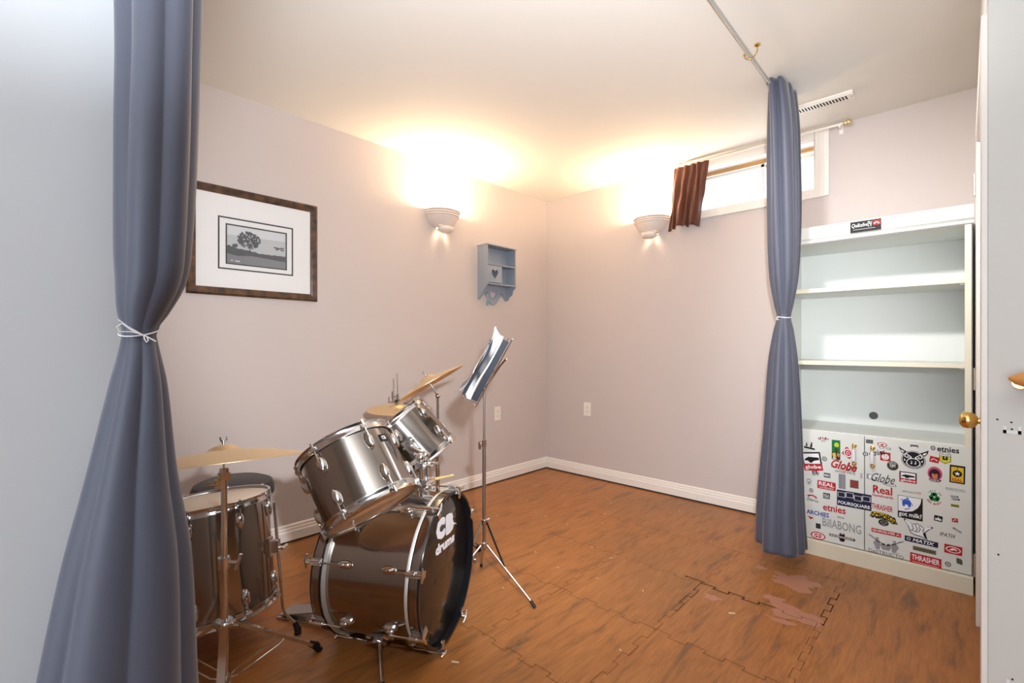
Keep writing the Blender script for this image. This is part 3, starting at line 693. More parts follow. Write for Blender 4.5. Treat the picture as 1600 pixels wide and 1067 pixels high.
# left door
S(-0.623, 0.587, .052, .051).pts([(-1, -.5), (1, -.75), (1, -.4), (-.9, -.1)], K).pts([(-.7, 0), (-.5, .9), (-.3, -.1)], K).pts([(.1, -.2), (.4, 1), (.55, .7), (.5, -.3)], K).done(dl, 'black spiky letter sticker')
globe_box(S(-0.61, 0.505, .090, .100, 9)).done(dl, 'large black and red square sticker')
S(-0.558, 0.635, .056, .03).arc('SPLIT', (140, 30, 40), 0, -.8, .85, 1.1, 155, 25, .013, 1, .05).rect(DG, -.3, -1, .3, -.5, 1).rect(Wh, -.22, -.85, .22, -.65, 2).done(dl, 'small dark red arched word sticker')
S(-0.50, 0.584, .038, .104).rect((24, 120, 62)).rect((60, 36, 26), -1, -1, 1, -.25, 1).ell((196, 210, 50), .15, .5, .55, .26, 2).pts([(-.1, .3), (.3, .3), (.5, -.3), (-.5, -.3)], (60, 70, 30), 2).pts([(-.9, -.4), (-.2, -.25), (.1, -.7), (-.6, -.9)], (214, 190, 90), 2).pts([(.2, -.3), (.9, -.35), (.7, -.75), (.3, -.6)], (196, 150, 110), 2).rect(Wh, -.8, -.94, .1, -.84, 3).done(dl, 'tall green sticker with a yellow treetop')
S(-0.447, 0.576, .056, .066, 12).pts([(-1, 0), (0, -1), (1, 0), (0, 1)], RD, 0).ell(Wh, 0, 0, .66, .66, 1).ell(RD, 0, 0, .5, .5, 2).line([(-.15, -.3), (-.2, .1), (0, .3), (.2, .1), (.15, -.3)], .003, Wh, 3).done(dl, 'red and white diamond sticker')
ring(S(-0.552, 0.528, .022, .024), K).done(dl, 'small black ring sticker beside the large red one')
S(-0.466, 0.508, .113, .046, -4).txt('Globe', K, .02, -.06, 1, 1, .05, .35, 0).txt('Globe', RD, 0, 0, .97, .95, .035, .35, 1).line([(-.5, -1), (.4, -1.05), (.95, -.8)], .003, RD, 1).done(dl, 'bold red script word sticker')
S(-0.46, 0.472, .092, .016).txt('UNITED', K, -.6, 0, .36, .8, .02).txt('BY', RD, 0, 0, .2, 1, .04).txt('FATE', K, .6, 0, .36, .8, .02).done(dl, 'tiny black and red word sticker')
S(-0.594, 0.445, .037, .034, 10).txt('ES', K, -.1, .25, .7, .45, .08).ell(RD, .55, .2, .4, .6, 0).ell(Wh, .6, .25, .2, .35, 1).txt('SKATE', K, -.1, -.5, .8, .35, .05).done(dl, 'small black and red emblem sticker')
S(-0.54, 0.441, .03, .024).rect(K).rect(Wh, -.8, -.5, .8, .5, 1).txt('ATM', K, 0, 0, .66, .4, .06).done(dl, 'tiny black bordered sticker')
S(-0.473, 0.421, .030, .078).rect(SV).rect((150, 144, 140), -.2, -1, .6, .9, 1).done(dl, 'plain silver upright sticker')
S(-0.42, 0.417, .037, .042).rect((110, 96, 92)).rect((140, 60, 58), -.85, -.85, .85, .85, 1).done(dl, 'dull red square sticker')
S(-0.543, 0.386, .084, .044, -1).pts([(-1, -.8), (-.94, -1), (.94, -1), (1, -.8), (1, .8), (.94, 1), (-.94, 1), (-1, .8)], RD, 0).txt('REAL', Wh, 0, .28, .84, .48, .05).txt('SKATEBOARDS', Wh, 0, -.62, .76, .17, .02).done(dl, 'red rounded sticker with white capitals')
S(-0.625, 0.391, .026, .032).ell(DG, 0, .2, .9, .75, 0).ell(Wh, 0, .2, .7, .55, 1).line([(0, .9), (0, -.4)], .002, DG).line([(-.4, .1), (0, -.3), (.4, .1)], .002, DG).rect(GY, -.6, -1, .6, -.75, 1).done(dl, 'grey round emblem sticker')
ring(S(-0.614, 0.345, .019, .022), K).done(dl, 'small black ring sticker near the curtain')
S(-0.61, 0.304, .048, .036, -6).pts([(math.cos(R(a)), .2+.8*math.sin(R(a))) for a in range(0, 181, 15)]+[(.6*math.cos(R(a)), .2+.4*math.sin(R(a))) for a in range(180, -1, -15)], RD).txt('Emerica', DG, .15, -.5, 1.1, .5, .02, .3).done(dl, 'red arc sticker over grey script')
S(-0.543, 0.33, .031, .03).rect(K).txt('NSA', Wh, 0, .1, .8, .6, .02).line([(-.8, -.6), (.8, -.6)], .0015, Wh).done(dl, 'black square sticker with white letters')
f = S(-0.422, 0.334, .148, .082).rect(NV)
for cx, cy in ((-.72, .42), (-.24, .52), (.24, .30), (.72, .42)):
    for lay, sc, c in ((1, 1, Wh), (2, .86, NV)): f.rect(c, cx-.225*sc, cy-.32*sc, cx+.225*sc, cy+.32*sc, lay)
f.txt('FOURSQUARE', Wh, 0, -.62, .92, .24, .05).done(dl, 'dark navy sticker of four white squares bridging both doors')
S(-0.508, 0.268, .102, .036).txt('etnies', RD, 0, 0, 1, 1, .05).done(dl, 'red lower case word sticker')
S(-0.584, 0.226, .105, .024).txt('ARCHIES', (44, 48, 150), 0, 0, 1, 1, .05).done(dl, 'blue capitals sticker by the curtain hem')
S(-0.617, 0.196, .033, .02).pts([(-1, .6), (1, .2), (0, -1), (-.4, -.2)], RD).done(dl, 'small red pennant sticker')
S(-0.48, 0.229, .031, .009).txt('VENUE', DG, 0, 0, 1, 1, .04).done(dl, 'tiny dark grey word sticker above grey handwriting')
S(-0.476, 0.186, .172, .046, -1).txt('BillABONG', GY, 0, 0, 1, 1, .03, -.05).done(dl, 'wide grey handwritten word sticker')
S(-0.581, 0.158, .022, .027).rect(K).rect((60, 58, 56), -.6, -.6, .6, .6, 1).done(dl, 'small plain black square sticker')
S(-0.582, 0.105, .069, .042).ell(RD, lay=0).ell(Wh, 0, 0, .82, .74, 1).ell(RD, 0, 0, .55, .55, 2).line([(-.45, -.1), (0, .2), (.45, -.1)], .004, Wh, 3).line([(0, .5), (0, -.5)], .003, Wh, 3).done(dl, 'red and white oval sticker at lower left')
S(-0.473, 0.126, .113, .048).ell((40, 16, 18), 0, .55, .22, .42, 0).ell((40, 16, 18), 0, -.55, .22, .42, 0).ell(Wh, 0, .78, .1, .12, 1).rect((64, 20, 24), -1, -.28, 1, .28, 1).ell((40, 16, 18), 0, 0, .34, .42, 0).txt('INDEPENDENT', Wh, 0, 0, .92, .19, .03).done(dl, 'dark red cross sticker with a lettered band')
S(-0.39, 0.466, .026, .007, 90).txt('FALLEN', DG, 0, 0, 1, 1, .03).done(dl, 'tiny upright grey word sticker')
# right door
S(-0.365, 0.47, .026, .007, 90).txt('FALLEN', DG, 0, 0, 1, 1, .03).done(drr, 'tiny upright grey word sticker')
S(-0.356, 0.648, .029, .019).rect(DG).txt('PLAN', (120, 120, 112), 0, 0, .8, .5, .03).done(drr, 'small dark grey sticker at the top corner')
S(-0.298, 0.634, .053, .033, -3).ell(RD, -.25, .3, .75, .65, 0).ell(Wh, -.25, .3, .58, .46, 1).ell(RD, -.25, .3, .3, .22, 2).txt('Circa', DG, .2, -.45, .9, .5, -.01, .4, 3).done(drr, 'red oval sticker with grey script')
e = S(-0.343, 0.592, .096, .028, 16); e.c = (-0.338, 0.592)
e.ell(K, -.76, 0, .24, .75, 0).ell(Wh, -.76, 0, .15, .5, 1).ell(K, -.76, 0, .08, .25, 2).txt('etnies', K, .27, 0, .70, .95, .04).done(drr, 'slanting black word sticker with ring under the left handle')
S(-0.292, 0.581, .041, .043).rect(RD).ell(Wh, 0, -.05, .72, .7, 1).ell(RD, -.25, .15, .08, .2, 2).ell(RD, .25, .15, .08, .2, 2).line([(-.35, -.3), (0, -.45), (.35, -.3)], .002, RD).done(drr, 'red square sticker with a white disc')
S(-0.263, 0.54, .046, .047).ell(OL, lay=0).ell((52, 52, 44), 0, 0, .88, .88, 1).ell((214, 214, 206), 0, 0, .5, .5, 2).txt('G', (52, 52, 44), 0, 0, .36, .5, .05, 0, 3).arc('STEREO', Wh, 0, 0, .7, .7, 150, 30, .006, 2).done(drr, 'olive round badge sticker')
# pig head emblem
p = S(-0.184, 0.588, .114, .105)
p.pts([(-1, 1), (-.62, .72), (-.45, .62), (-.55, .35), (-.78, .45), (-.9, .75)], K, 0).pts([(1, .92), (.62, .66), (.45, .58), (.5, .3), (.8, .35), (.95, .65)], K, 0)
p.pts([(-.85, .75), (-.62, .6), (-.62, .48), (-.75, .52)], Wh, 1).pts([(.88, .7), (.62, .54), (.62, .42), (.78, .44)], Wh, 1)
p.ell(K, 0, -.12, .80, .84, 0, 36).ell(Wh, 0, -.12, .76, .80, 1, 36).ell(K, 0, -.12, .72, .75, 2, 36)
p.ell(Wh, 0, -.38, .47, .42, 3, 28).ell(K, 0, -.38, .41, .36, 4, 28)
p.ell(Wh, -.13, -.36, .06, .16, 5).ell(Wh, .13, -.36, .06, .16, 5).ell(K, -.16, -.32, .04, .10, 6).ell(K, .10, -.32, .04, .10, 6)
for sx in (-1, 1):
    p.pts([(sx*.58, .28), (sx*.45, .45), (sx*.1, .14), (sx*.14, .0), (sx*.45, .02), (sx*.6, .12)], Wh, 3).pts([(sx*.52, .27), (sx*.43, .36), (sx*.18, .12), (sx*.2, .06), (sx*.43, .08), (sx*.53, .15)], K, 4).pts([(sx*.42, .24), (sx*.25, .14), (sx*.4, .13)], Wh, 5)
    p.pts([(sx*.5, -.2), (sx*.62, -.05), (sx*.6, -.3)], Wh, 3); p.line([(sx*.3, -.7), (sx*.52, -.5)], .0015, Wh, 5)
p.done(drr, 'black pig head emblem sticker')
S(-0.307, 0.468, .118, .045, -1).txt('Globe', K, .1, .1, .8, .95, .0, .45).ell(K, -.78, .0, .2, .6, 0).ell(Wh, -.76, 0, .17, .52, 1).line([(-.6, -.4), (-.2, -.75), (.5, -.95), (.95, -.9), (.98, -1.25), (.5, -1.35), (.1, -1.1), (.4, -.95)], .0018, K, 2).done(drr, 'black script word sticker with curled underline')
globe_box(S(-0.204, 0.493, .066, .052)).done(drr, 'small black and red square sticker under the pig')
S(-0.18, 0.649, .029, .013).rect(DG).rect(Wh, -.8, -1, .8, -.3, 1).done(drr, 'tiny dark bar sticker above the pig')
S(-0.07, 0.650, .101, .027).ell(K, -.83, .05, .17, .8, 0).ell(Wh, -.83, .05, .10, .5, 1).ell(K, -.83, .05, .05, .25, 2).txt('etnies', K, .22, 0, .76, .95, .05).done(drr, 'black word sticker with ring at the top right')
S(-0.107, 0.596, .034, .028, -8).rect(RD).line([(-.6, -.3), (-.2, .3), (.1, .1), (.6, -.2)], .004, Wh).done(drr, 'small tilted red sticker')
S(-0.069, 0.610, .041, .056).pts([(-1, .7), (0, 1), (1, .7), (1, -.6), (0, -1), (-1, -.6)], K, 0).pts([(-.9, .65), (0, .92), (.9, .65), (.9, .3), (-.9, .3)], Wh, 1).pts([(-.9, .24), (.9, .24), (.9, -.55), (0, -.9), (-.9, -.55)], (214, 210, 50), 1).rect(K, -.45, -.35, -.12, .24, 2).rect(K, .12, -.35, .45, .24, 2).pts([(-.45, -.35), (.45, -.35), (0, -.1)], K, 2).txt('SPITFIRE', K, 0, .52, .7, .13, .03).done(drr, 'yellow and black shield sticker')
S(-0.027, 0.540, .053, .083, -1).rect(K).rect(YL, -.8, -.86, .8, .8, 1).ell(K, 0, .08, .62, .38, 2).pts([(.42*(1 if i % 2 == 0 else .42)*math.sin(PI*i/5), .08+.27*(1 if i % 2 == 0 else .42)*math.cos(PI*i/5)) for i in range(10)], Wh, 3).line([(0, .8), (0, .45)], .002, K).txt('REAL', RD, 0, -.60, 1.36/2*1.0, .17, .06).txt('SKATEBOARDS', K, 0, -.78, .66, .05, .0).done(drr, 'yellow sticker with a white star on black')
S(-0.106, 0.522, .056, .083).ell(PK, .03, .18, .95, .80, 0).ell((150, 50, 96), .03, .1, .8, .66, 1).ell((50, 22, 26), 0, .12, .66, .56, 2).pts([(-.4, .1), (-.2, .22), (0, .05), (.2, .22), (.42, .1), (.34, -.35), (0, -.5), (-.3, -.35)], (196, 130, 100), 3).pts([(-.8, -.45), (.9, -.45), (.6, -.75), (-.55, -.75)], (96, 24, 40), 3).txt('SHORTYS', Wh, 0, -.6, .56, .11, .03, 0, 4).done(drr, 'round pink emblem sticker')
S(-0.303, 0.410, .084, .040).txt('Real', RD, 0, 0, .92, 1, .05, 0).line([(-.9, -.9), (-.5, .9)], .003, RD).done(drr, 'red blackletter word sticker')
S(-0.303, 0.380, .084, .014).txt('Skateboards', RD, 0, 0, 1, 1, .04).done(drr, 'thin red lettering sticker below the blackletter one')
S(-0.192, 0.424, .07, .011).txt('element', DG, -.22, 0, .76, .9, .0).rect(RD, .66, -.9, 1, .9, 1).rect(Wh, .74, -.5, .92, .5, 2).done(drr, 'thin grey word sticker with a red square')
gm = S(-0.196, 0.345, .094, .110).rect(K).pts([(-.96, .96), (.9, .96), (.82, .5), (.6, .1), (.2, -.25), (-.3, -.38), (-.96, -.4)], Wh, 1)
gm.pts([(-.65, .55), (-.4, .75), (-.25, .68), (-.1, .72), (.1, .5), (.05, .1), (-.12, .05), (-.2, .25), (-.4, .25), (-.45, .05), (-.62, .12)], BL, 2).ell(BL, -.22, .80, .12, .08, 2).line([(-.75, .6), (-.6, .72)], .003, (90, 110, 170)).line([(.12, .4), (.2, .25)], .003, (90, 110, 170)).line([(-.42, -.2), (-.05, -.05)], .004, (90, 110, 190))
gm.txt('got milk?', Wh, 0, -.66, .92, .26, .04).done(drr, 'large square sticker with a blue figure over white lettering')
sh = S(-0.107, 0.416, .061, .074)
for a in (95, 205, -25):
    q = R(a); cx, cy = .36*math.cos(q), .02+.36*math.sin(q)
    sh.ell((24, 122, 60), cx-.12*math.sin(q), cy+.12*math.cos(q), .27, .25, 1); sh.ell((24, 122, 60), cx+.12*math.sin(q), cy-.12*math.cos(q), .27, .25, 1)
sh.line([(0, 0), (.05, -.35), (0, -.55)], .0025, (20, 90, 50)).arc('KISS ME', (70, 120, 110), 0, 0, .85, .85, 150, 20, .007).arc("I'M IRISH", (190, 60, 70), 0, 0, .9, .85, 205, 330, .008).done(drr, 'green three-leaf clover sticker')
S(-0.033, 0.468, .067, .013).txt('BOBSON HILL', DG, 0, .2, 1, .7, -.01).line([(-1, -.9), (1, -.9)], .0012, GY).done(drr, 'grey underlined word sticker on the right edge')
S(-0.035, 0.429, .035, .024, 4).txt('VENOM', DG, -.1, .5, .8, .42, .05).txt('CREAM', K, .1, -.5, .8, .42, .05).done(drr, 'two lines of grey letters sticker')
S(-0.035, 0.393, .029, .012).rect((166, 160, 40)).txt('BOARDZ', K, 0, 0, .84, .6, .06).done(drr, 'small yellow-black word sticker')
S(-0.305, 0.322, .085, .028, -2).txt('THRASHER', RD, 0, 0, 1, 1, .05).done(drr, 'red capitals sticker without background')
d = S(-0.299, 0.264, .115, .066).ell(K, 0, -.5, .36, .5, 0).ell((120, 120, 112), 0, -.5, .28, .38, 1).txt('DC', K, 0, -.45, .3, .3, .05)
d.pts([(-1, .1), (-.78, .95), (-.2, 1), (.3, .9), (.72, .45), (1, -.35), (.6, -.45), (.2, .0), (-.4, .15)], (40, 32, 16), 2).pts([(-.92, .25), (-.74, .9), (-.2, .95), (.28, .85), (.68, .4), (.9, -.2), (.55, -.25), (.15, .2), (-.4, .3)], YL, 3)
vs, fs = text_polys('DCSHOECO', .098, .030, .05); d.poly([(u, v+.013-.09*max(0, u+.02)**1.0*.35-8*max(0, u)**2*.35) for u, v in vs], fs, K, 4); d.done(drr, 'bent yellow lettered sticker over a black disc')
S(-0.289, 0.200, .118, .020).rect(RD).txt('QUIKSILVER', Wh, -.16, 0, .78, .62, .05).line([(.7, -.4), (.78, .4), (.9, -.3)], .003, Wh).done(drr, 'narrow red strip sticker with white letters')
hnd = S(-0.166, 0.247, .11, .085)
hp = [(-1, .95), (-.88, .98), (-.5, .62), (-.3, .55), (-.1, .7), (.05, .62), (.2, .55), (.32, .35), (.42, .25), (.6, .5), (.95, .62), (1, .5), (.75, .22), (.55, -.1), (.4, -.3), (.65, -.95), (.2, -.75), (-.2, -.72), (-.5, -.55), (-.62, -.15), (-.72, .3), (-.95, .75)]
hnd.pts(hp, K, 0).pts([(u*.90-.01, v*.88+.01) for u, v in hp], Wh, 1)
for q in ([(-.42, .45), (-.3, .0), (-.42, -.15)], [(-.18, .5), (-.05, .0), (-.18, -.2)], [(.05, .45), (.15, .05), (.05, -.1)], [(-.5, -.2), (-.2, -.3), (.1, -.2)], [(.42, .2), (.3, .0), (.4, -.2)]): hnd.line(q, .0028, K, 2)
hnd.pts([(.3, -.35), (.5, -.2), (.6, -.85), (.45, -.75)], K, 2).done(drr, 'black and white hand sign sticker')
S(-0.155, 0.193, .123, .026, -1).rect(NV).ell(Wh, -.76, 0, .12, .55, 1).ell(NV, -.76, 0, .08, .36, 2).txt('MATIX', Wh, .14, 0, .66, .62, .05, .25).done(drr, 'dark navy strip sticker with white capitals')
S(-0.093, 0.319, .03, .027, -4).rect(K).pts([(-.8, -.6), (-.6, .2), (-.3, -.1), (0, .6), (.3, -.1), (.6, .2), (.8, -.6)], Wh, 1).done(drr, 'small black sticker with a white jagged shape')
S(-0.035, 0.325, .021, .018, 6).rect(RD).line([(-.6, -.4), (0, .4), (.5, .1)], .0025, Wh).done(drr, 'small red sticker near the right edge')
S(-0.027, 0.281, .034, .009, -30).txt('MEANER', DG, 0, 0, 1, 1, .03).done(drr, 'tiny slanting grey word sticker')
S(-0.061, 0.249, .053, .018).txt('IPATH', K, 0, 0, 1, 1, .0, .2).done(drr, 'small black outlined word sticker')
ds = S(-0.29, 0.133, .143, .094)
for sx in (-1, 1):
    ds.ell(GY, sx*.48, .62, .09, .12, 1).pts([(sx*.52, .5), (sx*.72, .1), (sx*.55, -.45), (sx*.8, -.5), (sx*.35, -.55), (sx*.3, -.05), (sx*.38, .45)], GY, 1).line([(sx*.5, .4), (sx*.78, .7), (sx*.95, .85)], .006, GY, 1).line([(sx*.4, .3), (sx*.1, .1)], .007, GY, 1)
ds.pts([(-.32, .05), (-.12, .25), (0, .1), (.15, .3), (.32, .05), (.2, -.45), (-.2, -.45)], GY, 1).txt('DeSTRUCTO', (130, 130, 134), 0, -.82, .98, .20, .04).done(drr, 'grey sticker of two figures above grey lettering')
S(-0.143, 0.154, .085, .020, -1).rect(OL).txt('SKATEPARK', (70, 66, 50), 0, 0, .84, .5, .02).done(drr, 'dull olive strip sticker')
S(-0.139, 0.104, .114, .052, -1).rect(RD).txt('THRASHER', Wh, 0, .22, .9, .5, .05).line([(-.85, -.62), (.85, -.62)], .0015, Wh).done(drr, 'large red sticker with white capitals at the bottom')
S(-0.041, 0.186, .062, .041, -1).rect(RD).ell(Wh, 0, 0, .84, .72, 1).ell(RD, 0, 0, .72, .56, 2).pts([(-.5, -.25), (-.1, .35), (.25, .3), (.5, -.1), (.1, -.02), (-.1, -.2)], Wh, 3).done(drr, 'red sticker with a white oval')
ring(S(-0.059, 0.113, .021, .023), K).done(drr, 'small black ring sticker at the lower right')
S(-0.02, 0.138, .021, .029).pts([(-1, 1), (.5, .9), (1, .4), (1, -1), (-.9, -.7)], (84, 92, 76), 0).done(drr, 'dull green square sticker')
# header sticker on the crown
yd0 = YD; YD = -0.0262
S(-0.37, 1.749, .128, .056).rect(K).txt('Quiksilver', Wh, -.3, .22, .6, .42, .0, .2).txt('TV', Wh, .28, .22, .14, .5, .02).rect(RD, .48, -.05, .95, .75, 1).line([(.55, .2), (.7, .5), (.85, .2)], .004, Wh).line([(-.8, -.5), (.6, -.5)], .0025, (170, 170, 170)).done(cro, 'black sticker with white scribble and red square')
YD = yd0
# drawer-pull style handles
def pull(door, x, z, grip):
    b = MB(); Yh = YD-0.002
    for s_ in (1, -1):
        b.lathe([(0, 0), (0.010, 0), (0.011, 0.003), (0.006, 0.006), (0.005, 0.020)], 16, 0, TR((x-ox, YD, z+s_*0.046), AX((0, -1, 0)))); b.sphere((x-ox, YD-0.02, z+s_*0.046), 0.0085, 12)
    b.tube([(x-ox, YD-0.021, z-0.046), (x-ox, YD-0.025, z-0.02), (x-ox, YD-0.025, z+0.02), (x-ox, YD-0.021, z+0.046)], [0.005, 0.006, 0.006, 0.005], 12)
    h = b.build('handle', M_BRASS, door, label='brass handle')
    MB().tube([(x-ox, YD-0.0255, z-0.03), (x-ox, YD-0.027, z), (x-ox, YD-0.0255, z+0.03)], [0.0075, 0.009, 0.0075], 14).build('handle', grip, door, label='handle grip')
pull(dl, -0.42, 0.572, M_WHITE); pull(drr, -0.343, 0.572, M_WHITE)

# ------------------------------------------------------------------ drums (built along local z)
def hoop_ring(Ro, Ri, z0, z1):
    p = [(Ri, z0), (Ro, z0), (Ro, z1), (Ri, z1)]; return MB().lathe(p, 72, 0, loop=True)
def place(mb_fn, n, name, mats, parent, R0, phase=0.0, label=None):
    """build one piece at angle 0 and copy it round the drum"""
    first = None
    for i in range(n):
        a = phase+2*PI*i/n
        if first is None: first = mb_fn().build(name, mats, parent, label=label); o = first
        else: o = first.copy(); C.objects.link(o); o.parent = parent
        o.rotation_euler = (0, 0, a)
def tom_parts(t, Rs, L, n, phase, bottom_head=M_CLRHEAD):
    hb = 0.026; Rh = Rs+0.008
    MB().lathe([(Rs, 0.010), (Rs, L-0.010)], 96).build('shell', M_STEEL, t)
    MB().lathe([(0, L-0.010), (Rs-0.002, L-0.010), (Rs+0.003, L-0.014), (Rs+0.003, L-0.02)], 72).build('batter_head', M_HEAD, t)
    MB().lathe([(0, 0.010), (Rs-0.002, 0.010), (Rs+0.003, 0.014), (Rs+0.003, 0.02)], 72).build('bottom_head', bottom_head, t)
    for z0, s in ((0, 1), (L, -1)):
        b = MB(); pr = [(Rs+0.002, 0.0), (Rh-0.001, -0.001), (Rh+0.002, 0.001), (Rh, 0.004), (Rs+0.0055, 0.009), (Rs+0.0055, 0.019), (Rs+0.0075, 0.022), (Rs+0.0075, 0.029), (Rs+0.003, 0.029)]
        b.lathe([(r, z0+s*z) for r, z in pr], 96); b.build('hoop', M_CHROME, t)
    for zc, s in ((0.0, 1), (L, -1)):
        def lug(zc=zc, s=s):
            b = MB(); T = TR((Rs, 0, zc+s*0.075), AX((1, 0, 0), (0, 0, s)))
            # tear-drop casing: half ellipsoid stretched along the shell
            b.sphere((0, -0.004, 0.0), 0.0175, 16, 0, (0.9, 1.75, 1.0), T); b.sphere((0, 0.006, 0.004), 0.012, 12, 0, (0.8, 1.9, 1.0), T); return b
        place(lug, n, 'lug', M_CHROME, t, Rs, phase)
        def rodf(zc=zc, s=s):
            b = MB(); x = Rs+0.012; b.tube([(x, 0, zc+s*0.07), (x, 0, zc+s*0.014)], 0.0028, 8); b.tube([(x, 0, zc+s*0.016), (x, 0, zc-s*0.004)], 0.005, 8)
            b.box((Rs+0.005, -0.011, min(zc+s*0.016, zc+s*0.024)), (Rs+0.017, 0.011, max(zc+s*0.016, zc+s*0.024))); return b
        place(rodf, n, 'tension_rod', M_CHROME, t, Rs, phase)
def badge(t, Rs, z, a):
    T = TR((0, 0, 0), Matrix.Rotation(a, 3, 'Z')) @ TR((Rs+0.001, 0, z), AX((1, 0, 0), (0, 0, 1)))
    b = MB(); b.cbox((0, 0, 0), (0.034, 0.026, 0.003), 0, T)
    vs, fs = text_polys('CB', 0.022, 0.014, 0.06); b.add([(u, v, 0.0022) for u, v in vs], fs, 1, False, T)
    b.build('badge', [M_BLACK, M_RIMW], t, label='small black badge with silver letters')

# bass drum: local z points to the front head
BC = Vector((-1.449, 1.184, 0.2835)); BA = Vector((0.875, 0.483, 0)).normalized()
RBm = Matrix((UP.cross(BA).normalized(), UP, BA)).transposed()     # local x = right seen from the front, y = up
bd_ = thing('bass_drum', 'brushed steel bass drum with black front head on the floor', 'drum', tuple(BC-BA*0.209), None, RBm)
L2 = 0.209; RB = 0.264
MB().lathe([(RB, -L2+0.03), (RB, L2-0.03)], 128).build('shell', M_STEEL, bd_)
for s in (1, -1):
    z1 = s*L2; zi = s*(L2-0.042)
    hp = MB().lathe([(RB+0.004, zi), (RB+0.013, zi), (RB+0.0165, zi+s*0.002), (RB+0.0165, z1-s*0.003), (RB+0.0145, z1), (RB+0.0045, z1)], 128, 0, loop=True).build('hoop', M_BLACK, bd_, label='black wooden hoop')
    MB().lathe([(RB+0.0168, zi+s*0.006), (RB+0.0172, zi+s*0.008), (RB+0.0172, z1-s*0.009), (RB+0.0168, z1-s*0.007)], 128).build('inlay', M_STEEL, hp)
    MB().lathe([(RB+0.001, zi-s*0.012), (RB+0.013, zi-s*0.012), (RB+0.014, zi-s*0.004), (RB+0.012, zi), (RB+0.001, zi)], 128).build('head_rim', M_RIMW, bd_)
    hz = s*(L2-0.022)
    MB().lathe([(0, hz), (RB-0.004, hz), (RB+0.004, hz-s*0.006)], 96).build('front_head' if s > 0 else 'batter_head', M_BLKHEAD if s > 0 else M_HEAD, bd_)
# lettering on the front head
hx = MB(); HZ = L2-0.0215
def put(s_, u0, v0, w, h, fat, shear=0.0, skew=0.0):
    vs, fs = text_polys(s_, w-2*fat, h-2*fat, 0.02, shear)
    for i in range(8): hx.add([(u0+u+fat*math.cos(PI*i/4), v0+v+skew*u+fat*math.sin(PI*i/4), HZ+i*0.00003) for u, v in vs], fs)
put('C', -0.041, 0.158, 0.088, 0.082, 0.008, 0, -0.08); put('B', 0.050, 0.148, 0.086, 0.080, 0.008, 0, -0.08)
put('drums', 0.004, 0.084, 0.190, 0.040, 0.0028, 0, -0.08)
hx.build('lettering', M_WHITE, [o for o in bd_.children if o.name.startswith('front_head')][0], label='white printed letters')
for s in (1, -1):
    z1 = s*L2; Ro = RB+0.0175
    for nm, fn in (('claw', 0), ('tension_rod', 1), ('lug', 2)):
        def piece(fn=fn, s=s):
            b = MB()
            if fn == 0:
                b.box((Ro-0.001, -0.012, min(z1-s*0.040, z1+s*0.006)), (Ro+0.006, 0.012, max(z1-s*0.040, z1+s*0.006)))
                b.box((Ro-0.030, -0.012, min(z1+s*0.001, z1+s*0.007)), (Ro+0.006, 0.012, max(z1+s*0.001, z1+s*0.007)))
                b.tube([(Ro+0.013, 0, z1-s*0.042), (Ro+0.013, 0, z1-s*0.014)], 0.008, 10)
            elif fn == 1:
                x = Ro+0.013; b.tube([(x, 0, z1-s*0.115), (x-0.001, 0, z1-s*0.05)], 0.003, 8); b.tube([(x, 0, z1-s*0.05), (x, 0, z1+s*0.014)], 0.0052, 10)
                b.tube([(x+0.006, -0.024, z1+s*0.012), (x, 0, z1+s*0.016), (x-0.006, 0.024, z1+s*0.012)], [0.0035, 0.006, 0.0035], 8)
            else:
                T = TR((RB, 0, z1-s*0.125), AX((1, 0, 0), (0, 0, s))); b.sphere((0, 0, 0), 0.017, 16, 0, (0.85, 1.7, 1.15), T); b.sphere((0, 0.006, 0.018), 0.009, 12, 0, (1, 1.8, 1), T)
            return b
        place(piece, 8, nm, M_CHROME, bd_, RB, R(22.5+4))
# spurs: bracket + leg with rubber foot
for sx in (-1, 1):
    a = R(-90+sx*44); ca, sa = math.cos(a), math.sin(a)
    B0 = Vector((RB*ca, RB*sa, 0.02)); no = Vector((ca, sa, 0)); tg = Vector((-sa, ca, 0))
    br = MB(); T = TR(B0, Matrix((tg, Vector((0, 0, 1)), no)).transposed()) @ Matrix.Rotation(R(25), 4, 'Z')
    br.cbox((0, 0, 0.004), (0.05, 0.075, 0.008), 0, T); br.cbox((0, 0, 0.016), (0.026, 0.05, 0.02), 0, T); br.tube([T @ Vector((-0.02, 0.0, 0.02)), T @ Vector((0.02, 0, 0.02))], 0.008, 10)
    br.tube([T @ Vector((0, -0.03, 0.018)), T @ Vector((-0.012*sx, -0.07, 0.020))], [0.005, 0.007], 8)
    bo_ = br.build('spur_bracket', M_CHROME, bd_)
    foot = Vector((sx*0.36, -0.2725, 0.125))
    top = B0+no*0.022
    lg = MB(); lg.tube([top-(foot-top).normalized()*0.02, foot-(foot-top).normalized()*0.03], 0.0065, 12); lo = lg.build('spur_leg', M_CHROME, bd_)
    MB().tube([foot-(foot-top).normalized()*0.05, foot-(foot-top).normalized()*0.02, foot], [0.010, 0.014, 0.011], 12).build('rubber_foot', M_RUBBER, lo)
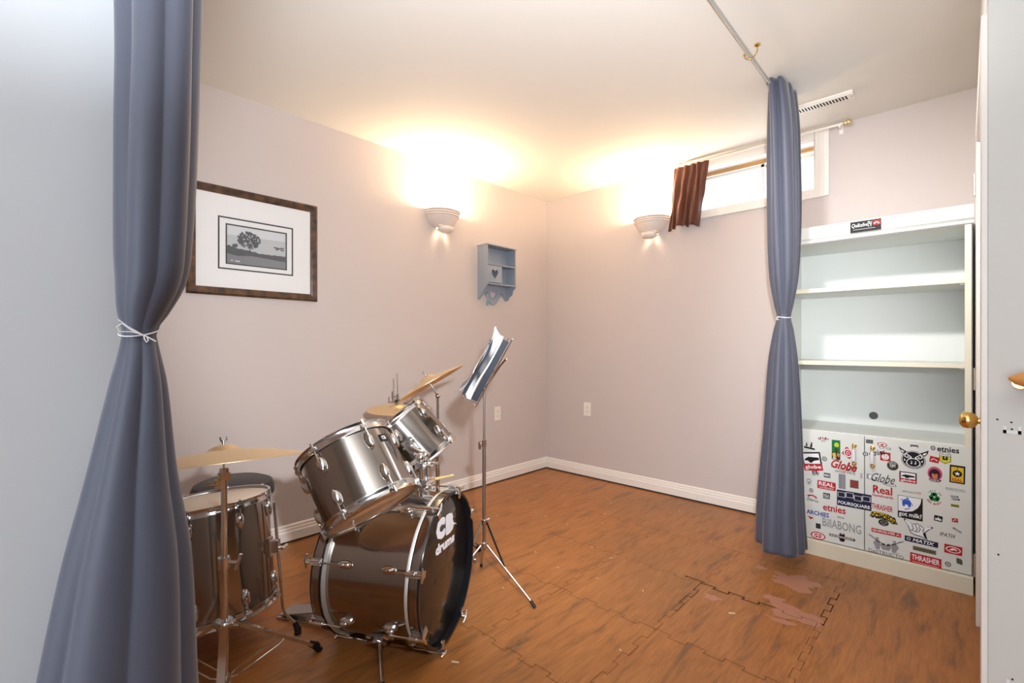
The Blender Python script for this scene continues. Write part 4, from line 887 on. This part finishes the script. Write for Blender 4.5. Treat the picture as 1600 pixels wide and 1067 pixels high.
# tom holder: base, two posts and ball arms (in bass drum coordinates: x right from front, y up, z forward)
th = MB(); TB = Vector((0.0, RB, 0.10))
th.cbox((0, RB+0.002, 0.10), (0.075, 0.012, 0.10)); th.tube([(0, RB, 0.10), (0, RB+0.06, 0.10)], 0.021, 16); th.cbox((0, RB+0.055, 0.10), (0.06, 0.03, 0.045))
th.tube([(-0.045, RB+0.055, 0.125), (0.04, RB+0.055, 0.125)], 0.006, 10); th.tube([(-0.06, RB+0.02, 0.13), (-0.03, RB+0.008, 0.155), (0.0, RB+0.004, 0.16), (0.03, RB+0.008, 0.155), (0.06, RB+0.02, 0.13)], 0.005, 8)
tho = th.build('tom_holder', M_CHROME, bd_)
def w2b(p):   # world -> bass local
    return RBm.transposed() @ (Vector(p)-(BC-BA*0.209))
TOM1_C = Vector((-1.461, 0.864, 0.5745)); TOM1_A = Vector((-0.584, -0.132, 0.80)).normalized()
TOM2_C = Vector((-1.758, 1.3155, 0.618)); TOM2_A = Vector((-0.483, -0.457, 0.75)).normalized()
for nm, c, ax, L, Rr, sx in (('a', TOM1_C, TOM1_A, 0.262, 0.159, -1), ('b', TOM2_C, TOM2_A, 0.25, 0.151, 1)):
    mid = c+ax*L*0.42
    inward = (Vector((-1.60, 1.13, 0.70))-mid); inward -= ax*inward.dot(ax); inward.normalize()
    br = mid+inward*(Rr+0.006); el = w2b(br+inward*0.055); base = Vector((sx*0.018, RB+0.05, 0.10))
    knee = Vector((sx*0.022, RB+0.155, 0.095))
    ar = MB(); ar.tube([base, knee], 0.010, 12); ar.sphere(knee, 0.019, 16); ar.tube([knee, el], 0.009, 12); ar.tube([el, w2b(br+inward*0.004)], 0.009, 10)
    ar.cbox(tuple(knee+Vector((0, -0.03, 0))), (0.032, 0.022, 0.034)); ar.tube([knee+Vector((0, -0.03, 0.01)), knee+Vector((0, -0.03, 0.05))], 0.005, 8); ar.tube([knee+Vector((-0.016, -0.03, 0.046)), knee+Vector((0.016, -0.03, 0.046))], 0.005, 8)
    ar.build('tom_arm', M_CHROME, tho)

def AXM(ax): return AX(ax)
t1 = thing('tom_drum', 'larger brushed steel rack tom tilted over the bass drum', 'drum', tuple(TOM1_C), 'rack toms on the bass drum', AXM(TOM1_A))
tom_parts(t1, 0.159, 0.262, 6, R(18)); badge(t1, 0.159, 0.19, R(100))
t2 = thing('tom_drum', 'smaller brushed steel rack tom behind the larger one, beside the crash cymbal', 'drum', tuple(TOM2_C), 'rack toms on the bass drum', AXM(TOM2_A))
tom_parts(t2, 0.151, 0.25, 6, R(5))
def tom_bracket(t, ax, c, L, Rr):
    mid = c+ax*L*0.42; inward = (Vector((-1.60, 1.13, 0.70))-mid); inward -= ax*inward.dot(ax); inward.normalize()
    lm = AXM(ax).transposed() @ inward; T = TR(lm*Rr+Vector((0, 0, L*0.42)), AX(lm, (0, 0, 1)))
    b = MB(); b.cbox((0, 0, 0.004), (0.05, 0.075, 0.008), 0, T); b.cbox((0, 0, 0.022), (0.036, 0.05, 0.034), 0, T); b.tube([T @ Vector((-0.03, 0.012, 0.026)), T @ Vector((0.03, 0.012, 0.026))], 0.007, 10); b.tube([T @ Vector((0.03, -0.004, 0.026)), T @ Vector((0.03, 0.028, 0.026))], 0.005, 8)
    b.build('mount_bracket', M_CHROME, t)
tom_bracket(t1, TOM1_A, TOM1_C, 0.262, 0.159); tom_bracket(t2, TOM2_A, TOM2_C, 0.25, 0.151)
for nm, fn in (('floor', 0),):
    FC = Vector((-2.087, 0.56, 0.126)); FA = Vector((-0.12, -0.035, 0.992)).normalized(); FM = AX(FA, (0, 1, 0))
    ft = thing('floor_tom', 'brushed steel floor tom on three chrome legs beside the left curtain', 'drum', tuple(FC), None, FM)
    tom_parts(ft, 0.203, 0.42, 8, R(12), M_HEAD)
    for a in (54, 176, 300):
        w_dir = Vector((math.cos(R(a)), math.sin(R(a)), 0)); ld = FM.transposed() @ w_dir; ld.z = 0; ld.normalize()
        T = TR(ld*0.203+Vector((0, 0, 0.20)), AX(ld, (0, 0, 1)))
        b = MB(); b.cbox((0, 0, 0.004), (0.04, 0.07, 0.008), 0, T); b.cbox((0, 0, 0.02), (0.03, 0.045, 0.032), 0, T); b.tube([T @ Vector((0, -0.01, 0.03)), T @ Vector((0, -0.01, 0.055))], 0.006, 10); b.tube([T @ Vector((-0.022, -0.01, 0.052)), T @ Vector((0.022, -0.01, 0.056))], [0.005, 0.007], 8)
        bko = b.build('leg_bracket', M_CHROME, ft)
        W = lambda p: FM.transposed() @ (Vector(p)-FC)
        P0 = FC+FM @ (ld*0.232+Vector((0, 0, 0.20)))
        up_ = FM @ Vector((0, 0, 1)); out = w_dir
        low = P0-up_*(P0.z-0.095); 
        foot = Vector((low.x, low.y, 0))+out*0.055
        pts = [P0+up_*0.17, P0, low+Vector((0, 0, 0.01)), low+out*0.008-Vector((0, 0, 0.012)), foot+Vector((0, 0, 0.03))]
        lg = MB().tube([W(p) for p in pts], 0.0058, 12).build('leg', M_CHROME, ft)
        MB().tube([W(foot+Vector((-out.x*0.012, -out.y*0.012, 0.048))), W(foot+Vector((0, 0, 0.02))), W(foot+Vector((0, 0, 0.0)))], [0.009, 0.013, 0.013], 12).build('rubber_foot', M_RUBBER, lg)

# ------------------------------------------------------------------ cymbals and stands
def cymbal(name, label, c, ax, Rr, group, bow=0.022, up=None):
    t = thing(name, label, 'cymbal', tuple(c), group, AX(ax))
    top = [(0.006, 0.019+bow), (0.02, 0.018+bow), (0.036, 0.012+bow), (0.046, 0.004+bow), (0.055, bow)]
    for i in range(1, 9):
        u = i/8; r = 0.055+(Rr-0.055)*u; top.append((r, bow*(1-u**1.5)))
    th_ = 0.0013; pr = top+[(r, z-th_) for r, z in reversed(top)]
    b = MB(); b.lathe(pr, 96, 0, loop=True); b.build('disc', M_CYMB, t); return t
def wing_nut(mb, p, ax, s=1.0):
    T = TR(p, AX(ax)); mb.tube([T @ Vector((0, 0, -0.004)), T @ Vector((0, 0, 0.014*s))], 0.0055*s, 10)
    for q in (-1, 1): mb.tube([T @ Vector((q*0.003, 0, 0.008*s)), T @ Vector((q*0.010*s, 0, 0.016*s)), T @ Vector((q*0.011*s, 0, 0.026*s))], [0.004*s, 0.0035*s, 0.003*s], 8)
def flatbar(mb, a, b, w, t, side):
    a = Vector(a); b = Vector(b); d = (b-a).normalized(); s_ = Vector(side).normalized(); n = d.cross(s_).normalized()
    vs = [a+s_*i*w/2+n*j*t/2 for i, j in ((-1, -1), (1, -1), (1, 1), (-1, 1))]+[b+s_*i*w/2+n*j*t/2 for i, j in ((-1, -1), (1, -1), (1, 1), (-1, 1))]
    mb.add(vs, [(0, 3, 2, 1), (4, 5, 6, 7), (0, 1, 5, 4), (1, 2, 6, 5), (2, 3, 7, 6), (3, 0, 4, 7)])
def tripod(t, zc, rad, angles, zhub, leg_r=0.006, flat=True, wire=True):
    for a in angles:
        d = Vector((math.cos(R(a)), math.sin(R(a)), 0)); sd = Vector((-d.y, d.x, 0))
        A = d*0.018+Vector((0, 0, zc)); B = d*rad+Vector((0, 0, 0.014))
        b = MB()
        if flat: flatbar(b, A, B, 0.022, 0.011, sd)
        else: b.tube([A, B], leg_r, 10)
        lo = b.build('leg', M_CHROME, t)
        MB().tube([B-(B-A).normalized()*0.045, B-(B-A).normalized()*0.02, d*rad+Vector((0, 0, 0.001))], [0.010, 0.014, 0.012] if flat else [0.0075, 0.0085, 0.008], 12).build('rubber_foot', M_RUBBER, lo)
        if wire:
            m = A+(B-A)*0.58; h = d*0.014+Vector((0, 0, zhub)); w_ = MB()
            for q in (-1, 1): w_.tube([h+sd*q*0.004, h+(m-h)*0.12+sd*q*0.018, h+(m-h)*0.85+sd*q*0.018, m+sd*q*0.006], 0.0028, 8)
            w_.build('brace', M_CHROME, t)
# ride cymbal in front of the floor tom
RX = Vector((-1.764, 0.493, 0))
rs = thing('cymbal_stand', 'chrome tripod cymbal stand in front of the floor tom', 'cymbal stand', tuple(RX))
p_ = MB(); p_.tube([(0, 0, 0.035), (0, 0, 0.44)], 0.0125, 16); p_.tube([(0, 0, 0.43), (0, 0, 0.72)], 0.0095, 16); p_.build('pole', M_CHROME, rs)
c_ = MB(); c_.tube([(0, 0, 0.41), (0, 0, 0.445)], 0.019, 16); TT = Vector((RT.x, RT.y, 0))
c_.tube([(0, 0, 0.428), tuple(TT*0.045+Vector((0, 0, 0.428)))], 0.0075, 10); c_.tube([tuple(TT*0.04+Vector((0, 0, 0.405))), tuple(TT*0.055+Vector((0, 0, 0.455)))], [0.007, 0.005], 8); c_.build('height_clamp', M_CHROME, rs)
MB().tube([(0, 0, 0.03), (0, 0, 0.055)], 0.019, 16).build('hub', M_CHROME, rs)
c_ = MB(); c_.tube([(0, 0, 0.215), (0, 0, 0.24)], 0.024, 16); c_.lathe([(0.012, 0.24), (0.034, 0.236), (0.034, 0.228), (0.012, 0.226)], 20)
c_.tube([tuple(TT*0.0+Vector((0, 0, 0.228))), tuple(TT*0.05+Vector((0, 0, 0.222)))], 0.006, 8); c_.build('leg_collar', M_CHROME, rs)
TD = Vector((-0.20*0, 0, 0)); cax = Vector((0.0, -0.07, 1.0))
cax = (UP*1.0-RT*0.115+FW*0.15).normalized()
t_ = MB(); t_.tube([(0, 0, 0.70), (0, 0, 0.735)], 0.014, 14); t_.cbox((0, 0, 0.71), (0.03, 0.03, 0.022)); t_.tube([tuple(-TT*0.0+Vector((0, 0, 0.685))), tuple(-TT*0.055+Vector((0, 0, 0.68)))], 0.006, 10); t_.cbox(tuple(-TT*0.012+Vector((0, 0, 0.685))), (0.03, 0.03, 0.028))
t_.tube([(0, 0, 0.735), tuple(Vector((0, 0, 0.74))+cax*0.085)], 0.004, 8); wing_nut(t_, Vector((0, 0, 0.74))+cax*0.074, cax, 0.9); t_.build('tilter', M_CHROME, rs)
tripod(rs, 0.23, 0.315, (88, 212, 341), 0.045)
RCZ = RX+Vector((0, 0, 0.745))
cymbal('cymbal', 'largest gold cymbal, above the floor tom near the left curtain', RCZ+cax*0.012, cax, 0.247, 'bronze cymbals', 0.036)
# crash cymbal
CC = Vector((-2.037, 1.545, 0.0)); CCx = Vector((-2.035, 1.52, 0.96))
cpos = Vector((0, 0, 1.135))+(FW+RT*((671-800)/749)+UP*((541-601)/-749*1.0*-1))*2.5 if False else None
def atp(px, py, d): return Vector((0, 0, 1.135))+(FW+RT*((px-800)/749)+UP*((541-py)/749))*d
crash_c = Vector((-2.028, 1.524, 0.938)); crash_ax = (-RT*0.50+UP*0.86+FW*0.035).normalized()
st_top = Vector((-2.005, 1.555, 0.0))
cs_ = thing('cymbal_stand', 'chrome cymbal stand behind the smaller rack tom', 'cymbal stand', tuple(st_top))
MB().tube([(0, 0, 0.03), (0, 0, 0.66)], 0.0115, 14).build('pole', M_CHROME, cs_); MB().tube([(0, 0, 0.64), (0, 0, 0.865)], 0.0085, 14).build('upper_pole', M_CHROME, cs_)
b = MB(); b.tube([(0, 0, 0.635), (0, 0, 0.67)], 0.016, 14); b.tube([(0, 0, 0.30), (0, 0, 0.34)], 0.019, 14); b.tube([(0, 0, 0.32), tuple(-TT*0.04+Vector((0, 0, 0.33)))], 0.007, 8); b.build('height_clamp', M_CHROME, cs_)
b = MB(); b.sphere((0, 0, 0.875), 0.014, 14); lc_ = crash_c-st_top; b.tube([(0, 0, 0.875), tuple(lc_-crash_ax*0.01), tuple(lc_+crash_ax*0.075)], 0.0045, 10); wing_nut(b, lc_+crash_ax*0.052, crash_ax, 0.9); b.build('tilter', M_CHROME, cs_)
tripod(cs_, 0.22, 0.26, (80, 200, 320), 0.05)
cymbal('cymbal', 'steeply tilted gold cymbal between the smaller rack tom and the music stand', crash_c, crash_ax, 0.194, 'bronze cymbals', 0.026)
# hi-hat
HX = Vector((-2.45, 1.60, 0))
hs = thing('hi_hat_stand', 'chrome hi-hat stand rising behind the larger rack tom', 'cymbal stand', tuple(HX))
b = MB(); b.tube([(0, 0, 0.03), (0, 0, 0.68)], 0.0115, 14); b.build('pole', M_CHROME, hs)
MB().tube([(0, 0, 0.66), (0, 0, 0.975)], 0.0032, 10).build('pull_rod', M_CHROME, hs)
MB().lathe([(0.004, 0.752), (0.034, 0.752), (0.034, 0.742), (0.018, 0.728), (0.016, 0.68), (0.004, 0.68)], 20).build('seat_cup', M_RUBBER, hs)
b = MB(); b.tube([(0, 0, 0.818), (0, 0, 0.85)], 0.010, 14); b.tube([(0, 0, 0.836), tuple(-RT*0.03+Vector((0, 0, 0.836)))], 0.005, 8); b.tube([tuple(-RT*0.03+Vector((0, 0, 0.82))), tuple(-RT*0.03+Vector((0, 0, 0.868)))], [0.005, 0.004], 8)
b.build('clutch', M_CHROME, hs); MB().tube([(0, 0, 0.80), (0, 0, 0.818)], 0.014, 14).build('felt', M_RUBBER, hs)
tripod(hs, 0.22, 0.24, (30, 150, 270), 0.05)
b = MB(); b.cbox((0.12, -0.06, 0.02), (0.24, 0.09, 0.012)); b.build('foot_pedal', M_DKCHROME, hs)
ha = (UP-FW*0.075+RT*0.02).normalized()
ct = cymbal('cymbal', 'small flat gold hi-hat cymbal with a black diamond mark, behind the larger rack tom', HX+Vector((0, 0, 0.762)), ha, 0.178, 'bronze cymbals', 0.014)
vs, fs = text_polys('CB', 0.04, 0.03, 0.06); b = MB(); Tq = TR((-0.10, -0.045, 0.0118), Matrix.Rotation(R(100), 3, 'Z')); b.prism([(-0.034, 0), (0, -0.026), (0.034, 0), (0, 0.026)], 0, 0.0008, 'z', 0, Tq); b.build('printed_mark', G0, ct, label='dark printed diamond')

# bass pedal
pd = thing('bass_drum_pedal', 'grey metal foot pedal at the back of the bass drum', 'pedal', (-1.835, 0.965, 0), None, (0, 0, math.atan2(BA.y, BA.x)))
MB().box((-0.31, -0.045, 0.0), (0.01, 0.045, 0.008)).build('base_plate', M_DKCHROME, pd, bevel=0.002)
b = MB(); b.add([(-0.30, -0.042, 0.012), (-0.03, -0.036, 0.058), (-0.03, 0.036, 0.058), (-0.30, 0.042, 0.012), (-0.30, -0.042, 0.018), (-0.03, -0.036, 0.064), (-0.03, 0.036, 0.064), (-0.30, 0.042, 0.018)], [(0, 3, 2, 1), (4, 5, 6, 7), (0, 1, 5, 4), (1, 2, 6, 5), (2, 3, 7, 6), (3, 0, 4, 7)]); b.build('footboard', M_DKCHROME, pd, bevel=0.002)
b = MB(); b.tube([(-0.01, -0.05, 0.004), (-0.015, -0.05, 0.2)], 0.007, 10); b.tube([(-0.01, 0.05, 0.004), (-0.015, 0.05, 0.2)], 0.007, 10); b.tube([(-0.015, -0.055, 0.2), (-0.015, 0.055, 0.2)], 0.008, 10); b.build('frame_post', M_CHROME, pd)
b = MB(); b.tube([(-0.015, 0, 0.2), (-0.075, 0, 0.33)], 0.004, 8); b.build('beater_shaft', M_CHROME, pd); MB().sphere((-0.075, 0, 0.335), 0.025, 14).build('beater', M_HEAD, pd)

# drumstick
a_ = atp(709.5, 742, 1.93); b_ = atp(600, 765, 1.985)
ax_ = (b_-a_).normalized()
sk = MB(); sk.tube([a_, a_+ax_*0.006, a_+ax_*0.016, a_+ax_*0.02, a_+ax_*0.09, a_+ax_*0.36, a_+ax_*0.375], [0.002, 0.0055, 0.0048, 0.004, 0.0072, 0.0074, 0.004], 12)
sk_o = sk.build('drumstick', M_STICK); tag(sk_o, 'pale wooden drumstick resting on top of the bass drum', 'drumstick')

# drum throne
tn = thing('drum_throne', 'round black padded drum stool behind the floor tom', 'stool', (-2.44, 0.72, 0))
MB().lathe([(0, 0.525), (0.13, 0.522), (0.158, 0.510), (0.168, 0.488), (0.168, 0.455), (0.155, 0.432), (0, 0.428)], 56).build('seat', M_VINYL, tn)
b = MB(); b.tube([(0, 0, 0.05), (0, 0, 0.43)], 0.012, 14); b.tube([(0, 0, 0.24), (0, 0, 0.27)], 0.02, 14); b.lathe([(0.012, 0.40), (0.06, 0.428), (0.012, 0.43)], 20); b.build('pole', M_CHROME, tn)
tripod(tn, 0.25, 0.22, (20, 140, 260), 0.06)

# ------------------------------------------------------------------ music stand and binder
MS = Vector((-1.604, 1.505, 0)); MS = Vector((0, 0, 0))+FW*2.20+RT*(-0.128)
ms = thing('music_stand', 'thin chrome folding music stand in front of the left wall', 'music stand', tuple(MS))
b = MB(); b.tube([(0, 0, 0.20), (0, 0, 0.70)], 0.0085, 14); b.build('pole', M_DKCHROME, ms)
MB().tube([(0, 0, 0.68), (0, 0, 0.95)], 0.0055, 12).build('upper_pole', M_DKCHROME, ms)
b = MB(); b.tube([(0, 0, 0.675), (0, 0, 0.705)], 0.0115, 14); b.tube([(0, 0, 0.69), tuple(-RT*0.022+Vector((0, 0, 0.688)))], 0.004, 8); b.cbox(tuple(-RT*0.02+Vector((0, 0, 0.68))), (0.006, 0.012, 0.035)); b.build('height_clamp', M_CHROME, ms)
MB().tube([(0, 0, 0.215), (0, 0, 0.235)], 0.017, 14).build('hub', M_CHROME, ms)
b = MB(); b.tube([(0, 0, 0.318), (0, 0, 0.34)], 0.015, 14); b.tube([(0, 0, 0.33), tuple(RT*0.025+Vector((0, 0, 0.345)))], 0.005, 8); b.build('leg_collar', M_CHROME, ms)
for (fx, fy) in ((-1.355, 1.579), (-1.813, 1.687)):
    F = Vector((fx, fy, 0))-MS; F.z = 0.008; d = F.normalized(); up_c = Vector((d.x*0.014, d.y*0.014, 0.33)); lo_c = Vector((d.x*0.016, d.y*0.016, 0.225))
    ends = [F]
    b = MB(); b.tube([lo_c, F-(F-lo_c).normalized()*0.012], 0.005, 10); lo = b.build('leg', M_DKCHROME, ms)
    MB().tube([F-(F-lo_c).normalized()*0.03, F+Vector((0, 0, -0.006))], [0.007, 0.008], 10).build('rubber_foot', M_RUBBER, lo)
    b = MB(); m = lo_c+(F-lo_c)*0.38; b.tube([up_c, m], 0.0042, 8); b.build('brace', M_BLACK if fx > -1.5 else M_DKCHROME, ms)
F = Vector((FW.x*-0.15+RT.x*-0.227, FW.y*-0.15+RT.y*-0.227, 0.008)); d = F.normalized(); lo_c = Vector((d.x*0.016, d.y*0.016, 0.225))
b = MB(); b.tube([lo_c, F-(F-lo_c).normalized()*0.012], 0.005, 10); lo = b.build('leg', M_DKCHROME, ms); MB().tube([F-(F-lo_c).normalized()*0.03, F+Vector((0, 0, -0.006))], [0.007, 0.008], 10).build('rubber_foot', M_RUBBER, lo)
b = MB(); b.tube([(d.x*.014, d.y*.014, 0.33), lo_c+(F-lo_c)*0.38], 0.0042, 8); b.build('brace', M_DKCHROME, ms)
# tray plane: up direction along the leaning desk, across along the view
tu = (RT*0.155+UP*0.285).normalized(); ta = -(FW*0.98-RT*0.06).normalized(); tn_ = ta.cross(tu).normalized(); ta = tu.cross(tn_)   # tn_ faces the drummer (left)
T0 = Vector((0, 0, 0.95))+RT*0.0           # tray pivot on pole
Tm = Matrix((ta, tu, tn_)).transposed()
tray = MB(); TT4 = TR(T0, Tm)
for q in (-0.21, 0.21): tray.tube([TT4 @ Vector((q, -0.07, 0)), TT4 @ Vector((q, 0.25, 0))], 0.003, 8)
for q in (-0.065, 0.09, 0.25): tray.tube([TT4 @ Vector((-0.21, q, 0)), TT4 @ Vector((0.21, q, 0))], 0.003, 8)
tray.tube([TT4 @ Vector((-0.21, -0.065, 0)), TT4 @ Vector((-0.1, -0.068, 0.075)), TT4 @ Vector((0.1, -0.068, 0.075)), TT4 @ Vector((0.21, -0.065, 0))], 0.003, 8)
tray.tube([TT4 @ Vector((0, -0.02, -0.006)), TT4 @ Vector((0, 0.12, -0.02)), TT4 @ Vector((0.02, 0.16, -0.028))], 0.004, 8)
tray.build('desk', M_CHROME, ms, label='chrome wire desk')
bn = thing('ring_binder', 'navy ring binder full of sheet music on the music stand', 'binder', tuple(MS+T0+Tm @ Vector((0, -0.058, 0.004))), None, Tm)
# local: x across (away from camera +), y up the desk, z toward the drummer; binder closed, spread to both sides
b = MB(); b.box((-0.14, 0.0, 0.0), (0.135, 0.29, 0.004)); b.box((0.135, 0.0, 0.0), (0.139, 0.29, 0.026)); b.build('cover', M_NAVY, bn, bevel=0.0012)
def leafblock(name, m, z0, z1, y0, y1, curl, x1=0.13, x0=-0.13, n=14, flip=0.0, label=None):
    vs = []; fs = []
    for i in range(n+1):
        u = i/n; y = y0+(y1-y0)*u; c = curl*(max(0, u-0.55)/0.45)**2+flip*(max(0, 0.25-u)/0.25)**2; w_ = 0.008*math.sin(u*7)
        za = z0+c*0.75+0.004*math.sin(u*6); zb = z1+c+0.004*math.sin(u*6+.6)
        vs += [(x0+w_*0.2, y, za), (x1, y, za), (x1, y, zb), (x0+w_*0.2, y, zb)]
    for i in range(n):
        for k in range(4): fs.append((i*4+k, i*4+(k+1) % 4, (i+1)*4+(k+1) % 4, (i+1)*4+k))
    fs += [(0, 1, 2, 3), (n*4+3, n*4+2, n*4+1, n*4)]
    return MB().add(vs, fs, 0, False).build(name, m, bn, 0, label)
leafblock('page_block', M_PAPER, 0.027, 0.036, -0.006, 0.300, 0.006)
for i in range(5):
    z = 0.0385+0.0032*i; leafblock('sheet', M_PAPER, z, z+0.0016, -0.010+0.003*i, 0.300+0.004*i, 0.010+0.005*i, x1=0.132-0.004*i)
leafblock('page_block', M_NAVY, 0.0560, 0.0635, 0.0, 0.262, 0.010, 0.134, -0.135, flip=0.004, label='dark divider pages')
leafblock('loose_page', M_GREYPAGE, 0.0660, 0.0690, 0.010, 0.24, 0.004, 0.14, -0.12, flip=0.020, label='curling grey front page')
leafblock('loose_page', M_PAPER, 0.0700, 0.0712, 0.10, 0.322, 0.012, 0.14, -0.12, label='curling white front page')

# ------------------------------------------------------------------ handrail end at the far right
hr = thing('handrail', 'oak handrail end poking in at the right edge', 'handrail', (0.08, 1.75, 1.052))
hd_ = Vector((1, 0.06, 0.02)).normalized()
b = MB(); b.tube([Vector((0.0, 0, 0.004)), hd_*0.012, hd_*0.03, hd_*0.9], [0.004, 0.013, 0.021, 0.022], 20); b.build('rail', M_WOODRAIL, hr)
b = MB(); b.tube([(0.028, 0.0, -0.01), (0.026, 0.045, -0.012), (0.024, 0.069, -0.012)], 0.006, 8); b.lathe([(0, 0.0), (0.016, 0.0), (0.016, 0.004), (0, 0.005)], 14, 0, TR((0.024, 0.0695, -0.012), AX((0, -1, 0)))); b.build('bracket', M_BRASS, hr)
